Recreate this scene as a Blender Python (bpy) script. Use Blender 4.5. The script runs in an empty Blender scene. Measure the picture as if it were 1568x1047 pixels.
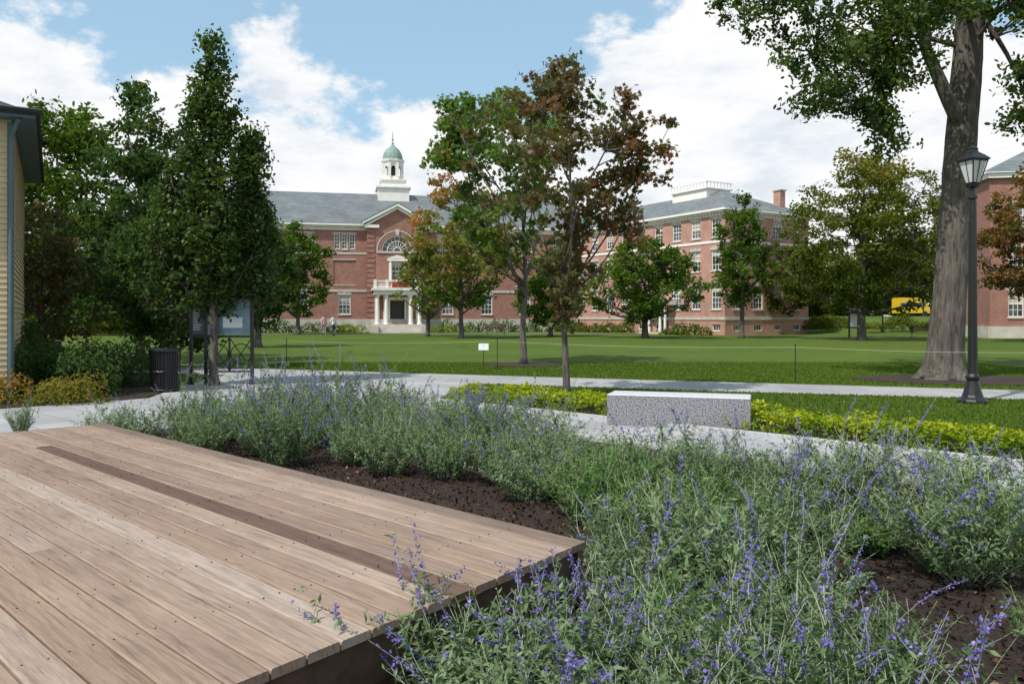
import bpy, math, random
import numpy as np
from mathutils import Vector, Matrix, noise
rng = np.random.default_rng(11)
random.seed(11)
scene = bpy.context.scene
COL = scene.collection
R = math.radians

# ------------------------------------------------------------------ materials
def newmat(name):
    m = bpy.data.materials.new(name); m.use_nodes = True
    nt = m.node_tree; nt.nodes.clear()
    out = nt.nodes.new('ShaderNodeOutputMaterial')
    b = nt.nodes.new('ShaderNodeBsdfPrincipled')
    nt.links.new(b.outputs[0], out.inputs[0])
    return m, nt, b, out
def ramp(nt, src, stops):
    r = nt.nodes.new('ShaderNodeValToRGB')
    el = r.color_ramp.elements
    while len(el) < len(stops): el.new(0.5)
    for e, (p, c) in zip(el, stops):
        e.position = p; e.color = (*c, 1)
    nt.links.new(src, r.inputs[0]); return r.outputs[0]
def coords(nt, scale=(1, 1, 1), kind='Object'):
    tc = nt.nodes.new('ShaderNodeTexCoord'); mp = nt.nodes.new('ShaderNodeMapping')
    mp.inputs['Scale'].default_value = scale
    nt.links.new(tc.outputs[kind], mp.inputs[0]); return mp.outputs[0]
def nz(nt, vec, scale, detail=4, rough=0.55, dist=0):
    n = nt.nodes.new('ShaderNodeTexNoise')
    n.inputs['Scale'].default_value = scale; n.inputs['Detail'].default_value = detail
    n.inputs['Roughness'].default_value = rough; n.inputs['Distortion'].default_value = dist
    nt.links.new(vec, n.inputs['Vector']); return n.outputs[0]
def bump(nt, b, h, strength=0.3, dist=0.02):
    n = nt.nodes.new('ShaderNodeBump')
    n.inputs['Strength'].default_value = strength; n.inputs['Distance'].default_value = dist
    nt.links.new(h, n.inputs['Height']); nt.links.new(n.outputs[0], b.inputs['Normal'])
def mixc(nt, fac, a, b, mode='MIX'):
    m = nt.nodes.new('ShaderNodeMix'); m.data_type = 'RGBA'; m.blend_type = mode
    if isinstance(fac, (int, float)): m.inputs[0].default_value = fac
    else: nt.links.new(fac, m.inputs[0])
    for i, s in ((6, a), (7, b)):
        if isinstance(s, tuple): m.inputs[i].default_value = (*s, 1)
        else: nt.links.new(s, m.inputs[i])
    return m.outputs[2]
def math_(nt, op, a, b=None):
    m = nt.nodes.new('ShaderNodeMath'); m.operation = op
    for i, s in ((0, a), (1, b)):
        if s is None: continue
        if isinstance(s, (int, float)): m.inputs[i].default_value = s
        else: nt.links.new(s, m.inputs[i])
    return m.outputs[0]
def simple(name, c, rough=0.6, var=0.12, scale=3.0, metal=0, bmp=0.0, spec=0.5):
    m, nt, b, o = newmat(name)
    v = nz(nt, coords(nt), scale, 6)
    lo = tuple(x*(1-var) for x in c); hi = tuple(min(1, x*(1+var)) for x in c)
    nt.links.new(ramp(nt, v, [(0.3, lo), (0.7, hi)]), b.inputs['Base Color'])
    b.inputs['Roughness'].default_value = rough; b.inputs['Metallic'].default_value = metal
    b.inputs['Specular IOR Level'].default_value = spec
    if bmp: bump(nt, b, nz(nt, coords(nt), scale*8, 4), bmp, 0.01)
    return m
def leafmat(name, stops, trans=0.35, rough=0.5, objvar=0.0, matte=False):
    m, nt, b, o = newmat(name)
    at = nt.nodes.new('ShaderNodeAttribute'); at.attribute_name = 'v'
    f = at.outputs['Fac']
    if objvar:
        oi = nt.nodes.new('ShaderNodeObjectInfo')
        f = math_(nt, 'ADD', f, math_(nt, 'MULTIPLY', math_(nt, 'SUBTRACT', oi.outputs['Random'], 0.5), objvar))
    c = ramp(nt, f, stops)
    if matte:
        nt.nodes.remove(b); b = nt.nodes.new('ShaderNodeBsdfDiffuse'); nt.links.new(c, b.inputs[0])
        if trans == 0: nt.links.new(b.outputs[0], o.inputs[0]); return m
    else:
        nt.links.new(c, b.inputs['Base Color']); b.inputs['Roughness'].default_value = rough
        b.inputs['Specular IOR Level'].default_value = 0.35
    t = nt.nodes.new('ShaderNodeBsdfTranslucent')
    c2 = mixc(nt, 1.0, c, (1.4, 1.4, 0.6), 'MULTIPLY')
    nt.links.new(c if 'flower' in name else c2, t.inputs[0])
    mx = nt.nodes.new('ShaderNodeMixShader'); mx.inputs[0].default_value = trans
    nt.links.new(b.outputs[0], mx.inputs[1]); nt.links.new(t.outputs[0], mx.inputs[2])
    nt.links.new(mx.outputs[0], o.inputs[0])
    return m

def brickmat(name, c1, c2, mortar):
    m, nt, b, o = newmat(name)
    tc = nt.nodes.new('ShaderNodeTexCoord'); s = nt.nodes.new('ShaderNodeSeparateXYZ')
    nt.links.new(tc.outputs['Object'], s.inputs[0])
    c = nt.nodes.new('ShaderNodeCombineXYZ')
    nt.links.new(math_(nt, 'ADD', s.outputs[0], s.outputs[1]), c.inputs[0]); nt.links.new(s.outputs[2], c.inputs[1])
    br = nt.nodes.new('ShaderNodeTexBrick'); br.inputs['Scale'].default_value = 1.0
    br.inputs['Brick Width'].default_value = 0.22; br.inputs['Row Height'].default_value = 0.075
    br.inputs['Mortar Size'].default_value = 0.008
    br.inputs['Color1'].default_value = (*c1, 1); br.inputs['Color2'].default_value = (*c2, 1); br.inputs['Mortar'].default_value = (*mortar, 1)
    nt.links.new(c.outputs[0], br.inputs['Vector'])
    n = nz(nt, tc.outputs['Object'], 0.9, 8, 0.7)
    n2 = ramp(nt, n, [(0.3, (0.72, 0.72, 0.74)), (0.7, (1.15, 1.12, 1.1))])
    nt.links.new(mixc(nt, 1.0, br.outputs[0], n2, 'MULTIPLY'), b.inputs['Base Color'])
    b.inputs['Roughness'].default_value = 0.85
    return m

M = {}
M['brick'] = brickmat('red_brick', (0.36, 0.15, 0.10), (0.27, 0.10, 0.07), (0.38, 0.30, 0.26))
M['brick2'] = brickmat('pink_brick', (0.50, 0.255, 0.19), (0.43, 0.20, 0.145), (0.48, 0.38, 0.32))
M['white'] = simple('white_paint', (0.80, 0.78, 0.73), 0.55, 0.06, 1.5)
M['stone'] = simple('limestone', (0.50, 0.47, 0.42), 0.8, 0.15, 1.2, bmp=0.2)
M['darkdoor'] = simple('door_paint', (0.03, 0.035, 0.03), 0.4)
M['copper'] = simple('green_copper', (0.20, 0.29, 0.25), 0.6, 0.2, 2)
M['black'] = simple('black_iron', (0.012, 0.013, 0.014), 0.38, 0.2, 6)
M['red'] = simple('red_banner', (0.45, 0.03, 0.04), 0.7)
M['rope'] = simple('rope_fibre', (0.33, 0.36, 0.24), 0.8)
M['bluepanel'] = simple('map_panel', (0.16, 0.24, 0.31), 0.25, 0.35, 2.5)
M['navypanel'] = simple('navy_panel', (0.03, 0.05, 0.09), 0.3, 0.2, 3)
M['signwhite'] = simple('sign_white', (0.65, 0.70, 0.72), 0.4, 0.1)
M['downspout'] = simple('slate_blue_trim', (0.07, 0.12, 0.14), 0.5)
M['siding'] = simple('tan_clapboard', (0.50, 0.395, 0.235), 0.6, 0.08, 2.0)
M['darkroof'] = simple('dark_shingle', (0.035, 0.037, 0.042), 0.8, 0.3, 5)
M['yellow'] = simple('yellow_vehicle_paint', (0.75, 0.48, 0.02), 0.3, 0.03)
M['bluepaint'] = simple('blue_vehicle_paint', (0.05, 0.12, 0.35), 0.3, 0.03)
M['tyre'] = simple('tyre_rubber', (0.02, 0.02, 0.02), 0.8)
M['frost'] = simple('frosted_glass', (0.62, 0.64, 0.62), 0.25, 0.05)
def glassmat():
    m, nt, b, o = newmat('window_glass')
    v = nz(nt, coords(nt), 0.6, 3)
    nt.links.new(ramp(nt, v, [(0.35, (0.015, 0.02, 0.025)), (0.65, (0.12, 0.15, 0.16))]), b.inputs['Base Color'])
    b.inputs['Roughness'].default_value = 0.08
    return m
M['glass'] = glassmat()
def slatemat():
    m, nt, b, o = newmat('slate_roof')
    tc = nt.nodes.new('ShaderNodeTexCoord'); s = nt.nodes.new('ShaderNodeSeparateXYZ'); nt.links.new(tc.outputs['Object'], s.inputs[0])
    c = nt.nodes.new('ShaderNodeCombineXYZ'); nt.links.new(math_(nt, 'ADD', s.outputs[0], s.outputs[1]), c.inputs[0]); nt.links.new(s.outputs[2], c.inputs[1])
    br = nt.nodes.new('ShaderNodeTexBrick'); br.inputs['Scale'].default_value = 1
    br.inputs['Brick Width'].default_value = 0.45; br.inputs['Row Height'].default_value = 0.2; br.inputs['Mortar Size'].default_value = 0.012
    br.inputs['Color1'].default_value = (0.12, 0.14, 0.15, 1); br.inputs['Color2'].default_value = (0.17, 0.19, 0.195, 1); br.inputs['Mortar'].default_value = (0.08, 0.09, 0.095, 1)
    nt.links.new(c.outputs[0], br.inputs[0])
    n = ramp(nt, nz(nt, tc.outputs['Object'], 0.5, 6), [(0.3, (0.8, 0.8, 0.8)), (0.7, (1.15, 1.15, 1.15))])
    nt.links.new(mixc(nt, 1, br.outputs[0], n, 'MULTIPLY'), b.inputs['Base Color']); b.inputs['Roughness'].default_value = 0.6
    return m
M['slate'] = slatemat()
def granitemat(name, base, sp=180):
    m, nt, b, o = newmat(name)
    co = coords(nt)
    v = nz(nt, co, sp, 2, 0.6); w = nz(nt, co, sp*.5, 3)
    f = math_(nt, 'ADD', math_(nt, 'MULTIPLY', v, 0.75), math_(nt, 'MULTIPLY', w, 0.25))
    nt.links.new(ramp(nt, f, [(0.40, tuple(x*0.3 for x in base)), (0.48, base), (0.58, tuple(min(1, x*1.55) for x in base))]), b.inputs['Base Color'])
    b.inputs['Roughness'].default_value = 0.75; bump(nt, b, v, 0.4, 0.006)
    return m
M['granite'] = granitemat('granite', (0.21, 0.21, 0.225), 55)
def pavemat(name, base, bw, rh, rot):
    m, nt, b, o = newmat(name)
    tc = nt.nodes.new('ShaderNodeTexCoord'); mp = nt.nodes.new('ShaderNodeMapping'); mp.inputs['Rotation'].default_value = (0, 0, rot)
    nt.links.new(tc.outputs['Object'], mp.inputs[0])
    br = nt.nodes.new('ShaderNodeTexBrick'); br.inputs['Scale'].default_value = 1
    br.inputs['Brick Width'].default_value = bw; br.inputs['Row Height'].default_value = rh; br.inputs['Mortar Size'].default_value = 0.008
    br.inputs['Color1'].default_value = (*[x*0.90 for x in base], 1); br.inputs['Color2'].default_value = (*[x*1.1 for x in base], 1); br.inputs['Mortar'].default_value = (*[x*0.4 for x in base], 1)
    nt.links.new(mp.outputs[0], br.inputs[0])
    n = ramp(nt, nz(nt, mp.outputs[0], 60, 6, 0.75), [(0.35, (0.75, 0.75, 0.75)), (0.65, (1.15, 1.15, 1.15))])
    n2 = ramp(nt, nz(nt, mp.outputs[0], 0.8, 5, 0.6), [(0.3, (0.82, 0.81, 0.8)), (0.7, (1.08, 1.08, 1.08))])
    c = mixc(nt, 1, mixc(nt, 1, br.outputs[0], n, 'MULTIPLY'), n2, 'MULTIPLY')
    nt.links.new(c, b.inputs['Base Color']); b.inputs['Roughness'].default_value = 0.85
    return m
ANG = math.atan2(0.687, -0.727)
M['pavers'] = pavemat('stone_pavers', (0.37, 0.375, 0.385), 1.2, 0.6, -ANG)
M['concrete'] = pavemat('concrete_path', (0.34, 0.34, 0.335), 1.6, 3.0, 0.12)
def mulchmat():
    m, nt, b, o = newmat('bark_mulch')
    co = coords(nt)
    v = nz(nt, co, 38, 8, 0.75); w = nz(nt, co, 2.0, 3)
    c = ramp(nt, v, [(0.35, (0.012, 0.007, 0.005)), (0.55, (0.055, 0.032, 0.022)), (0.72, (0.12, 0.075, 0.052))])
    nt.links.new(mixc(nt, 1, c, ramp(nt, w, [(0.3, (0.7, 0.7, 0.7)), (0.7, (1.2, 1.15, 1.1))]), 'MULTIPLY'), b.inputs['Base Color'])
    b.inputs['Roughness'].default_value = 0.95; bump(nt, b, v, 1.0, 0.04)
    return m
M['mulch'] = mulchmat()
def grassmat():
    m, nt, b, o = newmat('lawn_grass')
    co = coords(nt)
    a = nz(nt, co, 0.13, 5, 0.6); f = nz(nt, co, 28, 5, 0.8); g = nz(nt, co, 1.3, 5, 0.7)
    c = ramp(nt, f, [(0.3, (0.038, 0.072, 0.012)), (0.6, (0.095, 0.15, 0.024)), (0.8, (0.15, 0.21, 0.048))])
    c = mixc(nt, 1, c, ramp(nt, a, [(0.3, (0.72, 0.83, 0.8)), (0.7, (1.3, 1.12, 1.0))]), 'MULTIPLY')
    c = mixc(nt, 1, c, ramp(nt, g, [(0.3, (0.7, 0.77, 0.8)), (0.7, (1.25, 1.13, 1.0))]), 'MULTIPLY')
    nt.links.new(c, b.inputs['Base Color']); b.inputs['Roughness'].default_value = 0.9; b.inputs['Specular IOR Level'].default_value = 0.15
    bump(nt, b, f, 0.7, 0.03)
    return m
M['lawn'] = grassmat()
def barkmat(name, c, sc=14):
    m, nt, b, o = newmat(name)
    co = coords(nt, (1, 1, 0.16))
    v = nz(nt, co, sc, 6, 0.65, 0.6); w = nz(nt, coords(nt), 1.2, 4)
    cc = ramp(nt, v, [(0.35, tuple(x*0.35 for x in c)), (0.52, c), (0.7, tuple(x*1.4 for x in c))])
    nt.links.new(mixc(nt, 1, cc, ramp(nt, w, [(0.3, (0.8, 0.82, 0.8)), (0.7, (1.15, 1.12, 1.1))]), 'MULTIPLY'), b.inputs['Base Color'])
    b.inputs['Roughness'].default_value = 0.95; bump(nt, b, v, 1.0, 0.05)
    return m
M['bark'] = barkmat('grey_bark', (0.13, 0.115, 0.10))
M['elmbark'] = barkmat('elm_bark', (0.115, 0.10, 0.084), 13)
def deckmat():
    m, nt, b, o = newmat('hardwood_decking')
    at = nt.nodes.new('ShaderNodeAttribute'); at.attribute_name = 'v'
    tc = nt.nodes.new('ShaderNodeTexCoord')
    off = nt.nodes.new('ShaderNodeCombineXYZ'); nt.links.new(math_(nt, 'MULTIPLY', at.outputs['Fac'], 37.0), off.inputs[0]); nt.links.new(math_(nt, 'MULTIPLY', at.outputs['Fac'], 11.0), off.inputs[2])
    va = nt.nodes.new('ShaderNodeVectorMath'); va.operation = 'ADD'; nt.links.new(tc.outputs['Object'], va.inputs[0]); nt.links.new(off.outputs[0], va.inputs[1])
    mp = nt.nodes.new('ShaderNodeMapping'); mp.inputs['Scale'].default_value = (0.9, 22, 8); nt.links.new(va.outputs[0], mp.inputs[0])
    g = nz(nt, mp.outputs[0], 2.2, 8, 0.7, 0.8)
    mp2 = nt.nodes.new('ShaderNodeMapping'); mp2.inputs['Scale'].default_value = (5, 160, 30); nt.links.new(va.outputs[0], mp2.inputs[0])
    fine = nz(nt, mp2.outputs[0], 1.6, 4, 0.7)
    stain = nz(nt, tc.outputs['Object'], 1.1, 5, 0.65)
    base = ramp(nt, at.outputs['Fac'], [(0.0, (0.13, 0.08, 0.055)), (0.12, (0.16, 0.10, 0.07)), (0.2, (0.21, 0.15, 0.115)), (0.42, (0.33, 0.24, 0.18)), (0.6, (0.375, 0.285, 0.22)), (0.8, (0.30, 0.21, 0.15)), (1.0, (0.42, 0.34, 0.28))])
    c = mixc(nt, 1, base, ramp(nt, g, [(0.28, (0.45, 0.41, 0.39)), (0.48, (0.96, 0.94, 0.92)), (0.72, (1.22, 1.22, 1.22))]), 'MULTIPLY')
    c = mixc(nt, 1, c, ramp(nt, fine, [(0.3, (0.72, 0.7, 0.68)), (0.7, (1.14, 1.14, 1.14))]), 'MULTIPLY')
    c = mixc(nt, 1, c, ramp(nt, stain, [(0.3, (0.84, 0.83, 0.83)), (0.7, (1.1, 1.1, 1.12))]), 'MULTIPLY')
    nt.links.new(c, b.inputs['Base Color']); b.inputs['Roughness'].default_value = 0.58; b.inputs['Specular IOR Level'].default_value = 0.35
    bump(nt, b, fine, 0.3, 0.003)
    return m
M['deck'] = deckmat()
M['fascia'] = simple('dark_timber', (0.085, 0.05, 0.033), 0.7, 0.35, 9, bmp=0.3)
G3 = lambda a, b, c, d: [(0.0, a), (0.4, b), (0.75, c), (1.0, d)]
M['lf_dark'] = leafmat('dark_green_leaves', G3((0.022, 0.048, 0.010), (0.042, 0.085, 0.014), (0.085, 0.14, 0.022), (0.15, 0.15, 0.03)), .4)
M['lf_green'] = leafmat('green_leaves', G3((0.04, 0.08, 0.014), (0.075, 0.135, 0.022), (0.115, 0.18, 0.032), (0.18, 0.18, 0.04)), .4, matte=True)
M['lf_blue'] = leafmat('blue_green_leaves', G3((0.03, 0.065, 0.024), (0.058, 0.105, 0.035), (0.09, 0.15, 0.05), (0.13, 0.17, 0.05)), .4, matte=True)
M['lf_rust'] = leafmat('bronze_leaves', G3((0.06, 0.11, 0.022), (0.10, 0.11, 0.035), (0.155, 0.09, 0.045), (0.21, 0.095, 0.058)), .42)
M['lf_mix'] = leafmat('green_turning_leaves', G3((0.065, 0.13, 0.02), (0.105, 0.195, 0.03), (0.18, 0.18, 0.04), (0.30, 0.15, 0.055)), .42)
M['lf_orange'] = leafmat('orange_leaves', G3((0.09, 0.155, 0.03), (0.17, 0.185, 0.045), (0.34, 0.20, 0.07), (0.43, 0.215, 0.11)), .4, matte=True)
M['lf_russet'] = leafmat('russet_leaves', G3((0.07, 0.09, 0.025), (0.14, 0.11, 0.035), (0.23, 0.115, 0.05), (0.30, 0.14, 0.07)), .4, matte=True)
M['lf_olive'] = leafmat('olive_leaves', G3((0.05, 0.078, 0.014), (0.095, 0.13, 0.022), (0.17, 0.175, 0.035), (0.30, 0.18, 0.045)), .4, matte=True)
M['lf_yellow'] = leafmat('lime_groundcover_leaves', G3((0.06, 0.12, 0.015), (0.16, 0.24, 0.02), (0.33, 0.39, 0.03), (0.46, 0.46, 0.05)), matte=True)
M['lf_autumn'] = leafmat('autumn_groundcover', G3((0.06, 0.10, 0.02), (0.15, 0.17, 0.03), (0.32, 0.20, 0.05), (0.38, 0.15, 0.06)), matte=True)
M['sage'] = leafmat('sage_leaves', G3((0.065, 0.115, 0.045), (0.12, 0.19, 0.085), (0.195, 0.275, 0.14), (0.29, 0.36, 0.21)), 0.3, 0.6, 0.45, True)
M['sagestem'] = leafmat('sage_stems', G3((0.30, 0.34, 0.25), (0.32, 0.36, 0.27), (0.36, 0.39, 0.31), (0.36, 0.39, 0.31)), 0, matte=True)
M['flower'] = leafmat('sage_flowers', G3((0.12, 0.10, 0.30), (0.18, 0.15, 0.42), (0.24, 0.21, 0.52), (0.34, 0.31, 0.62)), 0.25, 0.6, 0, True)
M['lavender'] = leafmat('catmint_leaves', G3((0.05, 0.115, 0.028), (0.09, 0.18, 0.045), (0.14, 0.245, 0.07), (0.20, 0.30, 0.10)), 0.35, 0.6, 0.3, True)
M['blade'] = leafmat('grass_blades', G3((0.045, 0.085, 0.012), (0.09, 0.15, 0.022), (0.135, 0.20, 0.035), (0.21, 0.24, 0.07)), 0.3, 0.7, 0, True)
M['chip'] = leafmat('mulch_chips', G3((0.015, 0.009, 0.006), (0.05, 0.029, 0.02), (0.10, 0.06, 0.041), (0.24, 0.17, 0.12)), 0.0, 0.9, 0, True)

# ------------------------------------------------------------------ mesh builder
def empty(name, loc=(0, 0, 0), rot=0.0):
    e = bpy.data.objects.new(name, None); COL.objects.link(e)
    e.location = loc; e.rotation_euler = (0, 0, rot); return e
class MB:
    def __init__(s): s.v = []; s.f = []; s.a = []; s.T = Matrix.Identity(4)
    def add(s, vs, fs, val=0.5):
        o = len(s.v)
        for p in vs: s.v.append(tuple(s.T @ Vector(p))); s.a.append(val)
        for f in fs: s.f.append(tuple(i+o for i in f))
    def box(s, x0, x1, y0, y1, z0, z1, val=0.5):
        s.add([(x0,y0,z0),(x1,y0,z0),(x1,y1,z0),(x0,y1,z0),(x0,y0,z1),(x1,y0,z1),(x1,y1,z1),(x0,y1,z1)],
              [(0,3,2,1),(4,5,6,7),(0,1,5,4),(1,2,6,5),(2,3,7,6),(3,0,4,7)], val)
    def quad(s, a, b, c, d): s.add([a, b, c, d], [(0, 1, 2, 3)])
    def poly(s, pts): s.add(pts, [tuple(range(len(pts)))])
    def prism(s, pts, axis_vec):
        n = len(pts); av = Vector(axis_vec)
        top = [tuple(Vector(p)+av) for p in pts]
        s.add(list(pts)+top, [tuple(reversed(range(n))), tuple(range(n, 2*n))]+[(i, (i+1) % n, n+(i+1) % n, n+i) for i in range(n)])
    def lathe(s, prof, n=16, c=(0, 0), phase=0.0, val=0.5):
        vs = []; fs = []
        for r, z in prof:
            for i in range(n):
                a = 2*math.pi*i/n+phase; vs.append((c[0]+r*math.cos(a), c[1]+r*math.sin(a), z))
        for k in range(len(prof)-1):
            for i in range(n):
                j = (i+1) % n; fs.append((k*n+i, k*n+j, (k+1)*n+j, (k+1)*n+i))
        fs.append(tuple(reversed(range(n)))); fs.append(tuple((len(prof)-1)*n+i for i in range(n)))
        s.add(vs, fs, val)
    def tube(s, pts, rad, n=6, val=0.5):
        P = [Vector(p) for p in pts]; vs = []; fs = []
        for k, p in enumerate(P):
            d = (P[min(k+1, len(P)-1)]-P[max(k-1, 0)])
            if d.length < 1e-6: d = Vector((0, 0, 1))
            d.normalize(); ref = Vector((1, 0, 0)) if abs(d.x) < 0.8 else Vector((0, 1, 0))
            a = d.cross(ref).normalized(); b = d.cross(a)
            for i in range(n):
                t = 2*math.pi*i/n; vs.append(tuple(p+(a*math.cos(t)+b*math.sin(t))*rad[k]))
        for k in range(len(P)-1):
            for i in range(n):
                j = (i+1) % n; fs.append((k*n+i, k*n+j, (k+1)*n+j, (k+1)*n+i))
        fs.append(tuple(reversed(range(n)))); fs.append(tuple((len(P)-1)*n+i for i in range(n)))
        s.add(vs, fs, val)
    def obj(s, name, mat, parent=None, smooth=False, loc=(0, 0, 0), rot=0.0):
        if not s.v: return None
        me = bpy.data.meshes.new(name); me.from_pydata(s.v, [], s.f); me.validate()
        at = me.attributes.new('v', 'FLOAT', 'POINT'); at.data.foreach_set('value', s.a[:len(me.vertices)])
        me.materials.append(mat)
        if smooth: me.polygons.foreach_set('use_smooth', [True]*len(me.polygons))
        o = bpy.data.objects.new(name, me); COL.objects.link(o)
        o.location = loc; o.rotation_euler = (0, 0, rot)
        if parent: o.parent = parent
        return o

DIAM = np.array([(0, -.5, 0), (.27, -.05, .07), (0, .5, 0), (-.27, -.05, .07)])
OVAL = np.array([(0, -.5, 0), (.24, -.2, .05), (.24, .2, .05), (0, .5, -.05), (-.24, .2, .05), (-.24, -.2, .05)])
MAPLE = np.array([(0, -.45, 0), (.18, -.18, .03), (.5, -.12, .07), (.26, .1, .02), (.36, .38, .05), (.12, .26, 0), (0, .55, -.04), (-.12, .26, 0), (-.36, .38, .05), (-.26, .1, .02), (-.5, -.12, .07), (-.18, -.18, .03)])
NARROW = np.array([(0, 0, 0), (.13, .4, .04), (0, 1, -.06), (-.13, .4, .04)])
def unit(a): return a/np.maximum(np.linalg.norm(a, axis=1, keepdims=True), 1e-9)
def leaves_np(C, S, V, tmpl, N=None, B=None, upbias=0.5, g=rng):
    n = len(C)
    if N is None: N = unit(g.normal(size=(n, 3))+np.array([0, 0, upbias]))
    else: N = unit(N)
    if B is None: B = g.normal(size=(n, 3))
    Bv = unit(B-N*np.sum(B*N, axis=1, keepdims=True)); A = np.cross(Bv, N)
    k = len(tmpl)
    vs = C[:, None, :]+S[:, None, None]*(tmpl[None, :, 0:1]*A[:, None, :]+tmpl[None, :, 1:2]*Bv[:, None, :]+tmpl[None, :, 2:3]*N[:, None, :])
    return vs.reshape(-1, 3), np.repeat(V, k), k
def np_mesh(name, parts, mats):
    vs = np.concatenate([p[0] for p in parts]); va = np.concatenate([p[1] for p in parts])
    counts = np.concatenate([np.full(len(p[0])//p[2], p[2], dtype=np.int32) for p in parts])
    mi = np.concatenate([np.full(len(p[0])//p[2], p[3], dtype=np.int32) for p in parts])
    me = bpy.data.meshes.new(name)
    me.vertices.add(len(vs)); me.vertices.foreach_set('co', vs.astype(np.float32).ravel())
    me.loops.add(len(vs)); me.loops.foreach_set('vertex_index', np.arange(len(vs), dtype=np.int32))
    me.polygons.add(len(counts)); st = np.concatenate([[0], np.cumsum(counts)[:-1]]).astype(np.int32)
    me.polygons.foreach_set('loop_start', st); me.polygons.foreach_set('loop_total', counts)
    me.polygons.foreach_set('material_index', mi)
    at = me.attributes.new('v', 'FLOAT', 'POINT'); at.data.foreach_set('value', va.astype(np.float32))
    for m in mats: me.materials.append(m)
    me.update(calc_edges=True)
    return me
def link(name, me, parent=None, loc=(0, 0, 0), rot=(0, 0, 0), sc=(1, 1, 1)):
    o = bpy.data.objects.new(name, me); COL.objects.link(o); o.location = loc; o.rotation_euler = rot; o.scale = sc
    if parent: o.parent = parent
    return o

# ------------------------------------------------------------------ trees
def bez(a, c, b, n):
    return [tuple((1-t)**2*a+2*t*(1-t)*c+t*t*b) for t in np.linspace(0, 1, n)]
def sample_crown(g, n, z0, z1, Rr, prof, lob=0.22, shell=0.5, gap=0.0, off=(0, 0)):
    ts = np.array([p[0] for p in prof]); ps = np.array([p[1] for p in prof])
    ph = g.uniform(0, 6.28, 6); out = []
    tries = 0
    seedv = Vector((g.uniform(0, 50), g.uniform(0, 50), 0))
    while len(out) < n and tries < n*40:
        tries += 1
        t = g.uniform(); p = np.interp(t, ts, ps)
        if g.uniform() > (p/ps.max())**1.3: continue
        th = g.uniform(0, 6.283)
        l = 1+lob*(math.sin(2*th+ph[0]+3*t)+0.7*math.sin(3*th+ph[1]-7*t)+0.6*math.sin(5*th+ph[2]+11*t))
        r = Rr*p*l*g.uniform()**shell
        c = (off[0]+r*math.cos(th), off[1]+r*math.sin(th), z0+(z1-z0)*t)
        if gap > 0 and noise.noise(Vector(c)*(1.6/max(Rr, 1)*1.4)+seedv) < gap-0.5: continue
        out.append(c)
    return np.array(out)
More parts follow.
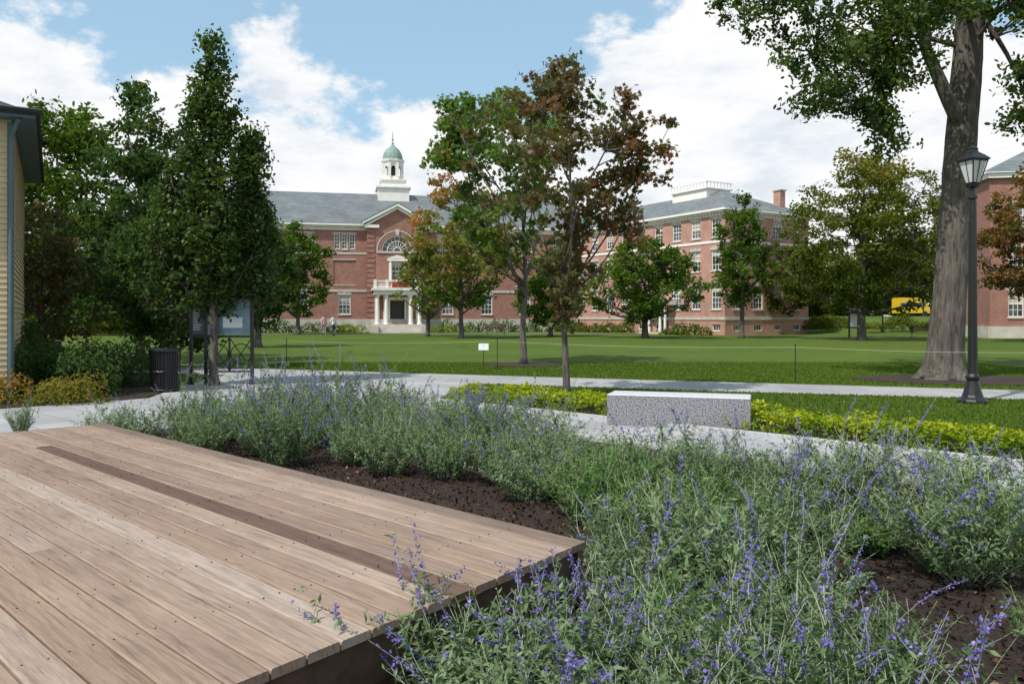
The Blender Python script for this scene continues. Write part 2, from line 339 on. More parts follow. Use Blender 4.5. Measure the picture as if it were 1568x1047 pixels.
def make_tree(name, base, clusters, leafm, bark, trunk_r, trunk_top, leaves_per, leaf, clus_r, tmpl=DIAM,
              nlimb=9, limb_z0=1.5, seed=1, vfn=None, upright=1.0, flat=0.7, trunkpts=None, trail=0.25, lr=None, droop=0.0):
    g = np.random.default_rng(seed)
    P = empty(name, base)
    mb = MB()
    top = trunk_top; h = top
    if trunkpts is None:
        w = g.normal(size=(7, 2))*0.02*h; w[0] = 0
        tp = [(w[i][0]*i/6, w[i][1]*i/6, h*i/6) for i in range(7)]
        tr = [trunk_r*(1.25 if i == 0 else 1)*(1-0.85*(i/6)**0.9) for i in range(7)]
        tp.insert(1, (0, 0, 0.25)); tr.insert(1, trunk_r); tr[0] = trunk_r*1.5
    else: tp, tr = trunkpts
    mb.tube(tp, tr, 9)
    tpa = np.array(tp)
    def trunk_at(z):
        return np.array([np.interp(z, tpa[:, 2], tpa[:, 0]), np.interp(z, tpa[:, 2], tpa[:, 1]), z]), np.interp(z, tpa[:, 2], tr)
    idx = [int(g.integers(len(clusters)))]; D = np.linalg.norm(clusters-clusters[idx[0]], axis=1)
    for _ in range(min(nlimb, len(clusters))-1):
        j = int(np.argmax(D)); idx.append(j); D = np.minimum(D, np.linalg.norm(clusters-clusters[j], axis=1))
    node_p = [trunk_at(z)[0] for z in np.linspace(limb_z0, top, 10)]; node_r = [trunk_at(z)[1]*0.4 for z in np.linspace(limb_z0, top, 10)]
    for j in idx:
        c = clusters[j]; hd = np.hypot(c[0], c[1])
        zs = min(max(limb_z0*g.uniform(0.95, 1.35), c[2]-hd*upright*g.uniform(0.9, 1.5)), top*0.93)
        s, r = trunk_at(zs)
        mid = s*0.5+c*0.5+np.array([(c[0]-s[0])*0.15, (c[1]-s[1])*0.15, -0.05*abs(c[2]-s[2])+0.1*hd*(0.5-upright)+droop*hd])+g.normal(size=3)*0.05*np.linalg.norm(c-s)
        pts = bez(s, mid, c, 8); r0 = min(r*0.75, trunk_r*0.5)
        if lr: r0 = min(r0, lr*g.uniform(.7, 1.2))
        rr = [r0*(1-0.88*k/7)+0.004 for k in range(8)]
        mb.tube(pts, rr, 6)
        for k in range(2, 8): node_p.append(np.array(pts[k])); node_r.append(rr[k])
    NP = np.array(node_p); NR = np.array(node_r)
    C = []; V = []
    for c in clusters:
        d = np.linalg.norm(NP-c, axis=1)+np.where(NP[:, 2] > c[2]+0.1, 1.5, 0)*(0 if droop else 1)
        k = int(np.argmin(d)); s = NP[k]
        mid = (s+c)/2+g.normal(size=3)*0.08*d[k]
        r0 = min(NR[k]*0.7, trunk_r*0.16, 0.03)+0.003
        mb.tube(bez(s, mid, c, 4), [r0, r0*0.75, r0*0.5, 0.003], 4)
        n = max(3, int(leaves_per*g.uniform(0.45, 1.4)))
        cr = clus_r*g.uniform(0.65, 1.3)
        q = unit(g.normal(size=(n, 3)))*(g.uniform(size=(n, 1))**0.5)*cr*np.array([g.uniform(.8, 1.2), g.uniform(.8, 1.2), flat])
        tt = g.uniform(0.55, 1, (n, 1))
        along = s+(c-s)*tt
        usea = g.uniform(size=(n, 1)) < trail
        pos = np.where(usea, along+q*0.45, c+q)
        v0 = g.normal()*0.14
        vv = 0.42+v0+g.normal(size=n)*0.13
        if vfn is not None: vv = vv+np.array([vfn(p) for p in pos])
        C.append(pos); V.append(vv)
    C = np.concatenate(C); V = np.clip(np.concatenate(V), 0, 1)
    ok = C[:, 2] > 0.15; C = C[ok]; V = V[ok]
    S = leaf*g.uniform(0.65, 1.3, len(C))
    vs, va, k = leaves_np(C, S, V, tmpl, upbias=0.6, g=g)
    mb.obj('trunk_and_branches', bark, P, smooth=True)
    me = np_mesh('foliage', [(vs, va, k, 0)], [leafm])
    link('foliage', me, P)
    return P, me

ROUND = [(0, .35), (.15, .8), (.35, 1), (.6, .92), (.8, .7), (.93, .4), (1, .1)]
g = np.random.default_rng(3)
cl = [sample_crown(g, 520, 1.7, 8.4, 1.15, [(0, .3), (.08, .75), (.22, 1), (.45, .88), (.6, .66), (.75, .48), (.88, .32), (1, .06)], 0.12, 0.5),
      sample_crown(g, 75, 3.4, 6.5, 0.42, [(0, .8), (.5, 1), (1, .1)], 0.1, 0.5, off=(.92, -.1)),
      sample_crown(g, 50, 3.2, 6.0, 0.38, [(0, .8), (.5, 1), (1, .1)], 0.1, 0.5, off=(-.8, .1)),
      sample_crown(g, 60, 2.2, 4.9, 0.45, [(0, .8), (.5, 1), (1, .1)], 0.1, 0.5, off=(-1.0, -.2)),
      sample_crown(g, 60, 2.0, 4.7, 0.42, [(0, .8), (.5, 1), (1, .1)], 0.1, 0.5, off=(1.1, .1))]
make_tree('columnar_tree', (-6.97, 18.6, 0), np.concatenate(cl), M['lf_dark'], M['bark'], 0.11, 7.9, 46, 0.11, 0.26, OVAL, nlimb=26, limb_z0=1.5, seed=3, upright=1.6, flat=1.25, lr=.024)
g = np.random.default_rng(5)
cl = np.concatenate([sample_crown(g, 160, 2.0, 6.7, 1.9, [(0, .22), (.2, .4), (.4, .7), (.6, .95), (.75, 1), (.88, .55), (1, .12)], 0.25, 0.5, gap=0.42),
                     sample_crown(g, 24, 5.6, 6.85, 0.55, [(0, 1), (1, .4)], 0.1, off=(-.1, 0)),
                     sample_crown(g, 30, 4.2, 6.1, 0.5, [(0, .8), (.5, 1), (1, .3)], 0.1, off=(1.3, 0)),
                     sample_crown(g, 10, 3.1, 3.9, 0.35, [(0, .8), (.5, 1), (1, .3)], 0.1, off=(1.3, 0)),
                     sample_crown(g, 26, 1.4, 3.4, 0.34, [(0, .8), (.5, 1), (1, .3)], 0.1, off=(.05, 0))])
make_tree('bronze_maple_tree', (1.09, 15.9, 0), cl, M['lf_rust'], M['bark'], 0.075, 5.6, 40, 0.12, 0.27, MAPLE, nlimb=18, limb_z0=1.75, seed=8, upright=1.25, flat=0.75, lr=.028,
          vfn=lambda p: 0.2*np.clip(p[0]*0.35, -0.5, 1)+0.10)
g = np.random.default_rng(6)
cl = np.concatenate([sample_crown(g, 210, 3.0, 9.3, 2.4, [(0, .3), (.25, .7), (.5, .85), (.75, 1), (.9, .7), (1, .2)], 0.22, 0.5, gap=0.40, off=(-.75, 0)),
                     sample_crown(g, 40, 6.6, 9.0, 0.9, [(0, .8), (.5, 1), (1, .3)], 0.2, 0.5, off=(-2.4, 0))])
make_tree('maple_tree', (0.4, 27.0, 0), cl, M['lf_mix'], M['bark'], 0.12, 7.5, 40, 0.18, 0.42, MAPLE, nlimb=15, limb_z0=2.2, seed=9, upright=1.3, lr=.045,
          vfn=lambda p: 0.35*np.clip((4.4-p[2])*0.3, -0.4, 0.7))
def deft(name, x, y, H, z0, Rr, lm, seed, prof=ROUND, n=230, lp=60, leaf=0.26, cr=0.62, tr=0.2, gap=0.36, vfn=None, bz=0.0, **kw):
    g = np.random.default_rng(seed)
    cl = sample_crown(g, n, z0, H, Rr, prof, 0.17, 0.42, gap=gap)
    return make_tree(name, (x, y, bz), cl, M[lm], M['bark'], tr, H*0.8, lp, leaf, cr, OVAL, nlimb=11, limb_z0=max(1.3, z0*0.8), seed=seed, vfn=vfn, **kw)
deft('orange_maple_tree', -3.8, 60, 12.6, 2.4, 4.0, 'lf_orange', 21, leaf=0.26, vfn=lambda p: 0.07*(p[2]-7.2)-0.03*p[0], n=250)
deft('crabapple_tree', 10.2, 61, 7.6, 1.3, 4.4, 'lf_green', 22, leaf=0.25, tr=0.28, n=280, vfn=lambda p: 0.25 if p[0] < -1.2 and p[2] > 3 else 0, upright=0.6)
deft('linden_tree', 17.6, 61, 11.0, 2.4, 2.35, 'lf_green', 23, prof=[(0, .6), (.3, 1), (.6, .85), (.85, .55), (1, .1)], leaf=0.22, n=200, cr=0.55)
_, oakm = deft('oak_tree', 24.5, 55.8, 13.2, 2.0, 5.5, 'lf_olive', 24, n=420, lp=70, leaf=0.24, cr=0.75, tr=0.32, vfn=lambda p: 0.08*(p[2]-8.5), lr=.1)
deft('ornamental_pear_tree', -19.6, 73, 10.2, 1.9, 2.8, 'lf_green', 25, leaf=0.27, n=190)
deft('rust_maple_tree', 33.2, 50, 11.4, 3.0, 3.9, 'lf_russet', 26, leaf=0.26, vfn=lambda p: 0.1)
deft('young_maple_tree', 25.0, 74, 9.5, 2.0, 3.6, 'lf_olive', 27, leaf=0.3)
deft('shade_tree', -16.6, 29, 9.6, 1.4, 3.0, 'lf_green', 28, n=310, lp=70, leaf=0.19, cr=0.55, tr=0.2, gap=0.38)
deft('ash_tree', -12.6, 27, 9.7, 1.2, 2.0, 'lf_blue', 29, n=230, lp=70, leaf=0.17, cr=0.5, tr=0.16, gap=.38, prof=[(0, .7), (.3, 1), (.6, .8), (.85, .55), (1, .15)])
deft('bronze_crabapple_tree', -13.6, 23.0, 4.9, 0.7, 1.7, 'lf_rust', 30, n=150, lp=60, leaf=0.14, cr=0.42, tr=0.1)
deft('serviceberry_tree', -10.4, 24.5, 5.4, 0.5, 1.9, 'lf_blue', 31, n=220, lp=60, leaf=0.15, cr=0.42, tr=0.09)
deft('small_dogwood_tree', -13.4, 42, 7.2, 1.0, 1.7, 'lf_dark', 32, n=120, leaf=0.24)
deft('magnolia_tree', 3.2, 66, 7.0, 1.0, 3.0, 'lf_green', 33, n=170, leaf=0.28)
deft('honey_locust_tree', -7.0, 66, 7.8, 1.8, 2.4, 'lf_mix', 34, n=90, leaf=0.25, gap=0.45, vfn=lambda p: .2)

g = np.random.default_rng(40)
EB = (11.1, 20.5)
def blob(c, r, n):
    q = unit(g.normal(size=(n, 3)))*(g.uniform(size=(n, 1))**0.45)
    return np.array(c)-np.array([EB[0], EB[1], 0])+q*np.array(r)
cl = np.concatenate([blob((8.4, 19.8, 8.2), (1.9, 1.8, 1.0), 74), blob((8.9, 19.6, 6.7), (0.9, 1.0, 0.55), 24), blob((7.7, 19.6, 7.0), (0.8, 1.0, 0.5), 18), blob((7.0, 20.2, 9.6), (1.8, 1.6, 1.0), 56),
                     blob((9.8, 19.2, 9.0), (1.3, 1.8, 1.0), 48), blob((9.5, 19.2, 7.4), (0.7, 1.0, .5), 14), blob((12.6, 19.4, 9.2), (0.9, 1.4, 0.9), 38), blob((12.45, 19.0, 7.6), (0.55, 1.0, 0.8), 26), blob((12.4, 19.3, 6.4), (0.4, .8, 0.4), 12),
                     blob((11.2, 22.4, 10.0), (2.4, 1.6, 0.8), 40), blob((9.2, 19.4, 5.9), (0.5, .6, 0.35), 8),
                     blob((11.5, 21.0, 12.6), (6.0, 4.5, 2.2), 280)])
tz = [0, .12, .35, .8, 1.5, 3, 5, 7, 9.5, 12.5]
tpts = [(0.075*z, 0.0, z) for z in tz]; trr = [.70, .60, .50, .43, .40, .375, .365, .355, .32, .12]
ELM, _ = make_tree('elm_tree', (EB[0], EB[1], 0), cl, M['lf_dark'], M['elmbark'], 0.42, 12.5, 60, 0.13, 0.45, OVAL, nlimb=22, limb_z0=8.6, seed=41, upright=0.3, trunkpts=(tpts, [r*0.9 for r in trr]), trail=0.4, vfn=lambda p: 0.08, lr=.07, droop=.22)
mb = MB(); n = 72; vs = []; fs = []
zz = np.concatenate([np.linspace(0, 1.2, 16), np.linspace(1.35, 10, 40)])
rr = np.interp(zz, tz, trr)
for k, z in enumerate(zz):
    for i in range(n):
        a = 2*math.pi*i/n
        fl = math.exp(-z/0.38)
        r = rr[k]*(1+0.16*fl*math.sin(5*a+1)+0.09*fl*math.sin(9*a))
        r += 0.035*noise.noise(Vector((math.cos(a)*5.5, math.sin(a)*5.5, z*0.8)))+0.022*noise.noise(Vector((math.cos(a)*14, math.sin(a)*14, z*2.2)))
        vs.append((0.075*z+r*math.cos(a), r*math.sin(a), z))
for k in range(len(zz)-1):
    for i in range(n):
        j = (i+1) % n; fs.append((k*n+i, k*n+j, (k+1)*n+j, (k+1)*n+i))
mb.add(vs, fs); mb.tube([(.5, -.1, 6.3), (.0, -.25, 7.1), (-.6, -.3, 8.4), (-1.0, -.4, 10.5)], [.2, .17, .14, .09], 10)
mb.obj('furrowed_trunk', M['elmbark'], ELM, smooth=True)

DT = empty('distant_trees')
k = 0
for (x0, x1, y, h) in ((-75, -28, 75, .95), (36, 110, 108, 1.15), (-10, 60, 150, 1.15), (-140, -40, 140, 1.25), (60, 160, 150, 1.4)):
    x = x0
    while x < x1:
        s = h*random.uniform(.8, 1.15)
        link('crown_%d' % k, oakm, DT, (x, y+random.uniform(-5, 5), -1.5*s), (0, 0, random.uniform(0, 6)), (s*1.15, s*1.15, s*0.95)); k += 1
        x += random.uniform(7, 10)

# ------------------------------------------------------------------ ground
def smooth(a, b, x):
    t = np.clip((x-a)/(b-a), 0, 1); return t*t*(3-2*t)
def gz(x, y): return 1.7*smooth(64, 92, y)*smooth(24, 40, x)-0.0
xs = np.concatenate([[-900, -400, -200, -120], np.arange(-80, 121, 2.5), [160, 250, 450, 900]])
ys = np.concatenate([[-300, -100, -40], np.arange(-20, 131, 2.5), [170, 300, 600, 1200]])
XX, YY = np.meshgrid(xs, ys); ZZ = gz(XX, YY)
vs = np.stack([XX, YY, ZZ], -1).reshape(-1, 3); nx = len(xs)
fs = [(j*nx+i, j*nx+i+1, (j+1)*nx+i+1, (j+1)*nx+i) for j in range(len(ys)-1) for i in range(nx-1)]
me = bpy.data.meshes.new('lawn_ground'); me.from_pydata([tuple(v) for v in vs], [], fs); me.materials.append(M['lawn'])
for p in me.polygons: p.use_smooth = True
link('ground', me)
E = np.array([0.727, -0.687]); Nn = np.array([0.687, 0.727])
def st(s, t): q = s*E+t*Nn; return (float(q[0]), float(q[1]))
def sheet(name, pts, z, mat):
    mb = MB(); mb.poly([(p[0], p[1], z) for p in pts]); return mb.obj(name, mat)
far = [(-30, 29), (-20, 27), (-7.9, 24.6), (3.5, 20.1), (11.1, 17.3), (20, 14.3), (34, 9.5)]
near = [(34, 6.8), (20, 11.9), (9.9, 15.3), (3.1, 17.5), (0, 18.7), (-4.0, 20.4), (-9, 22.4), (-20, 25), (-30, 27)]
sheet('concrete_path', far+near, 0.012, M['concrete'])
sheet('paved_plaza', [(-8.0, 23.5), (-7.6, 18.2), (-7.1, 15.6), (-8.9, 13.7), (-16, 12.5), (-16, 5), st(-9.3, 3.0), st(-11.0, 3.24), st(-11.0, 8.2), st(14, 8.2), st(14, 9.9), st(-11.4, 9.9), (-1.0, 19.2)], 0.016, M['pavers'])
sheet('mulch_bed', [st(-11.0, 3.0), st(-11.0, 8.1), st(14, 8.1), st(14, -6), st(-4, -6), st(-4, 3.0)], 0.02, M['mulch'])
sheet('mulch_bed', [st(-11.4, 9.98), st(14, 9.98), st(14, 11.5), st(-11.2, 11.5)], 0.02, M['mulch'])
sheet('mulch_bed', [(-7.7, 18.3), (-7.2, 15.6), (-9, 13.75), (-16, 12.6), (-24, 14), (-24, 24), (-9.5, 21.8)], 0.02, M['mulch'])
def ring(cx, cy, rx, ry):
    return [(cx+rx*(1+.06*math.sin(3*a))*math.cos(a), cy+ry*math.sin(a)) for a in np.linspace(0, 6.283, 40)[:-1]]
sheet('mulch_ring', ring(11.4, 20.2, 2.6, 1.7), 0.024, M['mulch'])
sheet('mulch_ring', ring(0.4, 26.8, 1.4, 1.3), 0.024, M['mulch'])
sheet('mulch_ring', ring(1.09, 15.9, 0.6, 0.6), 0.024, M['mulch'])
kb = MB()
def kerb(p0, p1, w=0.14, h=0.07):
    d = Vector((p1[0]-p0[0], p1[1]-p0[1], 0)).normalized(); nn = Vector((-d.y, d.x, 0))*w/2
    L = Vector((p1[0]-p0[0], p1[1]-p0[1], 0)).length; k = max(1, int(L/1.5)); 
    for i in range(k):
        a = Vector((p0[0], p0[1], 0))+d*(L*i/k+0.004); b = Vector((p0[0], p0[1], 0))+d*(L*(i+1)/k-0.004)
        kb.prism([tuple(a-nn), tuple(b-nn), tuple(b+nn), tuple(a+nn)], (0, 0, h))
kerb(st(-11.0, 8.15), st(14, 8.15)); kerb(st(-11.4, 9.93), st(14, 9.93)); kerb(st(-11.05, 3.3), st(-11.05, 8.05))
kb.obj('granite_kerb', simple('kerb_granite', (0.42, 0.42, 0.43), .8, .2, 30))
sheet('campus_path', [(-40, 74.5), (14, 76.5), (14, 78.0), (-40, 76)], 0.03, M['concrete'])

# ------------------------------------------------------------------ deck
DK = empty('wooden_deck', (0.382, 4.09, 0), ANG)
mb = MB(); screws = MB(); pw = 0.1375; pitch = 0.1455; z1 = 0.45; z0 = 0.415
npl = 38
for i in range(npl):
    y0 = i*pitch; y1 = y0+pw
    xs0 = lambda y: -0.091*y
    cuts = [None]
    if i % 3 == 1: cuts = [random.uniform(1.5, 5.0)]
    dark = (i == 6)
    if dark: segs = [('n', 5.35, 0.05), (5.355, 6.6, random.uniform(.3, .9))]
    elif cuts[0]: segs = [('n', cuts[0], random.uniform(.2, 1)), (cuts[0]+.004, 6.6, random.uniform(.2, 1))]
    else: segs = [('n', 6.6, random.uniform(.2, 1))]
    for a, b, val in segs:
        zt = z1-(0.006 if dark and val < .1 else 0)+random.uniform(-.002, .002)
        c = 0.006; vs = []
        for end in (0, 1):
            for (yy, z) in ((y0, z0), (y1, z0), (y1, zt-c), (y1-c, zt), (y0+c, zt), (y0, zt-c)):
                x = (xs0(yy) if a == 'n' else a) if end == 0 else b
                vs.append((x, yy, z))
        mb.add(vs, [(0, 1, 2, 3, 4, 5), (11, 10, 9, 8, 7, 6)]+[(j+6, (j+1) % 6+6, (j+1) % 6, j) for j in range(6)], val)
    for xj in np.arange(0.45, 6.6, 0.61):
        for yy in (y0+.03, y1-.03):
            screws.lathe([(0.004, z1-.002), (0.004, z1+.0022)], 6, (xj+random.uniform(-.01, .01), yy))
mb.obj('deck_boards', M['deck'], DK)
screws.obj('screws', M['black'], DK)
mb = MB(); W = npl*pitch
mb.box(-0.0, 6.56, 0.03, 0.07, 0.22, 0.412); mb.box(0.03, 6.5, 0.06, 0.10, 0.0, 0.215)
def slant(o, za, zb, th=0.04):
    vs = [(o, 0.03, za), (o-0.091*W, W, za), (o+th-0.091*W, W, za), (o+th, 0.03, za)]
    mb.prism(vs, (0, 0, zb-za))
slant(0.035, 0.22, 0.412); slant(0.075, 0.0, 0.215)
mb.box(6.52, 6.56, 0.08, W, 0.0, 0.41)
for x in np.arange(0.6, 6.4, 0.61): mb.box(x, x+.04, 0.1, W, .2, .41)
mb.obj('fascia_and_joists', M['fascia'], DK)

# ------------------------------------------------------------------ granite bench
BN = empty('granite_bench', (1.40, 11.72, 0), math.atan2(-0.62, 1.95))
mb = MB(); L = 2.02; Dp = 0.6; H = 0.47
def chbox(mb, x0, x1, y0, y1, z0, z1, c):
    vs = []; 
    for z, ins in ((z0, 0), (z1-c, 0), (z1, c)):
        vs += [(x0+ins, y0+ins, z), (x1-ins, y0+ins, z), (x1-ins, y1-ins, z), (x0+ins, y1-ins, z)]
    fs = [(3, 2, 1, 0), (8, 9, 10, 11)]
    for k in (0, 4):
        for i in range(4): fs.append((k+i, k+(i+1) % 4, k+4+(i+1) % 4, k+4+i))
    mb.add(vs, fs)
chbox(mb, 0, L, 0, Dp, 0, 0.45, 0.006); mb.obj('block', M['granite'], BN)
mb = MB(); chbox(mb, -.002, L+.002, -.002, Dp+.002, 0.452, H, 0.012)
mb.obj('sunlit_top', simple('sunlit_granite', (0.50, 0.51, 0.53), .6, .12, 50), BN)  # top of the same block; high sun on it painted in as paler granite

# ------------------------------------------------------------------ street lamp
def lamp(name, loc, s=1.0):
    P = empty(name, loc); P.scale = (s, s, s)
    mb = MB()
    mb.lathe([(0.26, 0), (0.26, .05), (.24, .08), (.19, .12), (.17, .16), (.13, .30), (.10, .42), (.12, .46), (.12, .50), (.085, .55), (.075, .8), (.055, 3.78), (.085, 3.80), (.085, 3.84), (.05, 3.88), (.045, 3.98), (.11, 4.02), (.12, 4.06), (.05, 4.10)], 20)
    for i in range(10):
        a = i*math.pi/5; mb.tube([(.062*math.cos(a)*1.15, .062*math.sin(a)*1.15, .8), (.056*math.cos(a), .056*math.sin(a), 3.75)], [.012, .009], 4)
    for k in range(4):
        a = math.pi/4+k*math.pi/2+.3
        mb.tube([(.12*math.cos(a), .12*math.sin(a), 4.08), (.245*math.cos(a), .245*math.sin(a), 4.50)], [.014, .014], 4)
        a2 = a+math.pi/2
        mb.tube([(.12*math.cos(a), .12*math.sin(a), 4.085), (.12*math.cos(a2), .12*math.sin(a2), 4.085)], [.012, .012], 4)
        mb.tube([(.25*math.cos(a), .25*math.sin(a), 4.505), (.25*math.cos(a2), .25*math.sin(a2), 4.505)], [.02, .02], 4)
        m0 = ((math.cos(a)+math.cos(a2))/2, (math.sin(a)+math.sin(a2))/2)
        mb.tube([(.12*m0[0], .12*m0[1], 4.08), (.245*m0[0], .245*m0[1], 4.5)], [.008, .008], 4)
    mb.lathe([(.29, 4.51), (.29, 4.53), (.20, 4.60), (.10, 4.66), (.085, 4.70), (.10, 4.72), (.05, 4.76), (.02, 4.80), (.035, 4.84), (.012, 4.88), (.004, 4.96)], 4, phase=.3+math.pi/4)
    mb.obj('post_and_lantern_frame', M['black'], P)
    mb = MB(); mb.lathe([(.105, 4.09), (.225, 4.495)], 4, phase=.3+math.pi/4); mb.obj('lantern_panes', M['frost'], P)
lamp('street_lamp', (8.56, 14.8, 0))
lamp('street_lamp', (33.5, 72, 0.3), 0.8)
lamp('street_lamp', (46.5, 90, 1.6), 0.85)

# ------------------------------------------------------------------ rope fence
RF = empty('rope_fence'); mb = MB(); rp = MB()
posts = [(-18, 27.3), (-7.05, 24.9), (-0.45, 24.4), (6.9, 19.4), (13.6, 17.0), (24, 13.6)]
for x, y in posts:
    mb.tube([(x, y, 0), (x, y, 0.92)], [.012, .012], 6); mb.lathe([(.02, .9), (.02, .93), (.004, .95)], 6, (x, y))
for a, b in zip(posts[:-1], posts[1:]):
    pts = []
    for t in np.linspace(0, 1, 14): pts.append((a[0]+(b[0]-a[0])*t, a[1]+(b[1]-a[1])*t, .87-.30*t*(1-t)))
    rp.tube(pts, [.005]*14, 5)
mb.obj('posts', M['black'], RF); rp.obj('rope', M['rope'], RF)
SG = empty('small_lawn_sign', (-0.86, 24.1, 0)); mb = MB()
mb.tube([(0, 0, 0), (0, 0, .75)], [.01, .01], 6); mb.obj('stake', M['black'], SG)
mb = MB(); mb.prism([(-.15, -.03, .6), (.15, -.03, .6), (.15, .03, .80), (-.15, .03, .80)], (0, -.012, .004)); mb.obj('panel', M['signwhite'], SG)

# ------------------------------------------------------------------ information kiosk
KS = empty('information_kiosk', (-7.55, 18.75, 0), 0.03)
mb = MB()
for x in (0, 0.34, 1.42):
    mb.box(x-.035, x+.035, -.035, .035, 0, 2.45)
for x in (0, 1.42): mb.box(x-.06, x+.06, -.06, .06, 0, .06)
mb.box(-.03, 1.45, -.02, .02, 1.12, 1.17); mb.box(.33, 1.43, -.022, .022, 2.03, 2.08); mb.box(.33, 1.43, -.022, .022, .30, .34)
mb.box(-.15, 1.58, -.16, .16, 2.45, 2.50)
for (cx) in (.62, 1.16):
    for a0 in np.arange(0, 6.28, math.pi/2):
        mb.tube([(cx+.24*math.cos(a0+t), 0, .73+.24*math.sin(a0+t)) for t in np.linspace(0, math.pi/2, 6)], [.012]*6, 4)
mb.tube([(.36, 0, .34), (.89, 0, 1.12)], [.012, .012], 4); mb.tube([(.89, 0, 1.12), (1.42, 0, .34)], [.012, .012], 4)
mb.tube([(.36, 0, 1.12), (.89, 0, .34)], [.012, .012], 4); mb.tube([(.89, 0, .34), (1.42, 0, 1.12)], [.012, .012], 4)
mb.box(.87, .91, -.015, .015, .34, 1.12)
mb.obj('frame', M['black'], KS)
mb = MB(); mb.box(.39, 1.375, -.03, .012, 1.19, 2.01); mb.obj('map_board', M['bluepanel'], KS)
mb = MB(); mb.box(.03, .30, -.03, .012, 1.19, 1.85); mb.obj('text_board', M['navypanel'], KS)
mb = MB()
for i in range(9): mb.box(.06, .06+.2*random.uniform(.5, 1), -.034, -.032, 1.3+i*.055, 1.315+i*.055)
mb.box(.45, .8, -.034, -.032, 1.9, 1.94); mb.box(.75, 1.2, -.034, -.032, 1.35, 1.6)
mb.obj('printed_text', M['signwhite'], KS)
mb = MB(); mb.prism([(-.17, -.18, 2.505), (1.6, -.18, 2.505), (1.6, .18, 2.505), (-.17, .18, 2.505)], (0, 0, .03)); mb.obj('glass_canopy', M['downspout'], KS)
TC = empty('trash_can', (-7.4, 17.0, 0)); mb = MB()
mb.lathe([(.27, .03), (.29, .06), (.28, .08)], 24); mb.lathe([(.31, .86), (.33, .88), (.33, .92), (.30, .94)], 24)
for i in range(32):
    a = i*2*math.pi/32; mb.tube([(.27*math.cos(a), .27*math.sin(a), .05), (.29*math.cos(a), .29*math.sin(a), .45), (.31*math.cos(a), .31*math.sin(a), .88)], [.011]*3, 4)
mb.lathe([(.285, .44), (.30, .45), (.285, .47)], 24)
mb.lathe([(.23, .05), (.25, .84)], 20)
mb.obj('slatted_bin', M['black'], TC)

# ------------------------------------------------------------------ building helpers
def newB(): return {k: MB() for k in ('wall', 'white', 'glass', 'stone', 'roof', 'door', 'copper', 'red')}
def setT(B, T):
    for m in B.values(): m.T = T
def facade(B, x0, x1, z0, z1, ops, y=0.0, rev=0.18):
    xs = sorted(set([x0, x1]+[o[0] for o in ops]+[o[1] for o in ops])); zs = sorted(set([z0, z1]+[o[2] for o in ops]+[o[3] for o in ops]))
    w = B['wall']
    for i in range(len(xs)-1):
        for j in range(len(zs)-1):
            cx = (xs[i]+xs[i+1])/2; cz = (zs[j]+zs[j+1])/2
            if any(o[0] < cx < o[1] and o[2] < cz < o[3] for o in ops): continue
            w.quad((xs[i], y, zs[j]), (xs[i+1], y, zs[j]), (xs[i+1], y, zs[j+1]), (xs[i], y, zs[j+1]))
    for a, b, c, d in [o[:4] for o in ops]:
        w.quad((a, y, c), (a, y+rev, c), (a, y+rev, d), (a, y, d)); w.quad((b, y+rev, c), (b, y, c), (b, y, d), (b, y+rev, d))
        w.quad((a, y, d), (a, y+rev, d), (b, y+rev, d), (b, y, d)); w.quad((a, y+rev, c), (a, y, c), (b, y, c), (b, y+rev, c))
def window(B, a, b, c, d, y=0.0, cols=3, rows=4, rev=0.18, sill=True, lintel=True, fr=0.08):
    yy = y+rev; w = B['white']
    B['glass'].quad((a, yy-.03, c), (b, yy-.03, c), (b, yy-.03, d), (a, yy-.03, d))
    if rows > 1 and random.random() < .45:
        zb = d-(d-c)*random.uniform(.2, .6); B['stone'].quad((a+fr, yy-.032, zb), (b-fr, yy-.032, zb), (b-fr, yy-.032, d-fr), (a+fr, yy-.032, d-fr))
    w.box(a, a+fr, yy-.10, yy-.035, c, d); w.box(b-fr, b, yy-.10, yy-.035, c, d)
    w.box(a+fr, b-fr, yy-.10, yy-.035, c, c+fr); w.box(a+fr, b-fr, yy-.10, yy-.035, d-fr, d)
    for i in range(1, cols):
        x = a+fr+(b-a-2*fr)*i/cols; w.box(x-.018, x+.018, yy-.07, yy-.036, c+fr, d-fr)
    for i in range(1, rows):
        z = c+fr+(d-c-2*fr)*i/rows; t = .035 if i*2 == rows else .018
        w.box(a+fr, b-fr, yy-.085, yy-.0365, z-t, z+t)
    if sill: B['stone'].box(a-.08, b+.08, y-.08, y+rev-.11, c-.12, c-.003)
    if lintel:
        B['stone'].box(a-.1, b+.1, y-.03, y+.05, d+.003, d+.24); B['stone'].prism([((a+b)/2-.1, y-.06, d+.006), ((a+b)/2+.1, y-.06, d+.006), ((a+b)/2+.15, y-.06, d+.3), ((a+b)/2-.15, y-.06, d+.3)], (0, .08, 0))
def finish(B, P, brick='brick'):
    nm = dict(wall='brick_walls', white='white_trim', glass='window_glass', stone='stone_trim', roof='slate_roof', door='door', copper='copper_dome', red='banner')
    mm = dict(wall=brick, white='white', glass='glass', stone='stone', roof='slate', door='darkdoor', copper='copper', red='red')
    for k, m in B.items(): m.obj(nm[k], M[mm[k]], P)

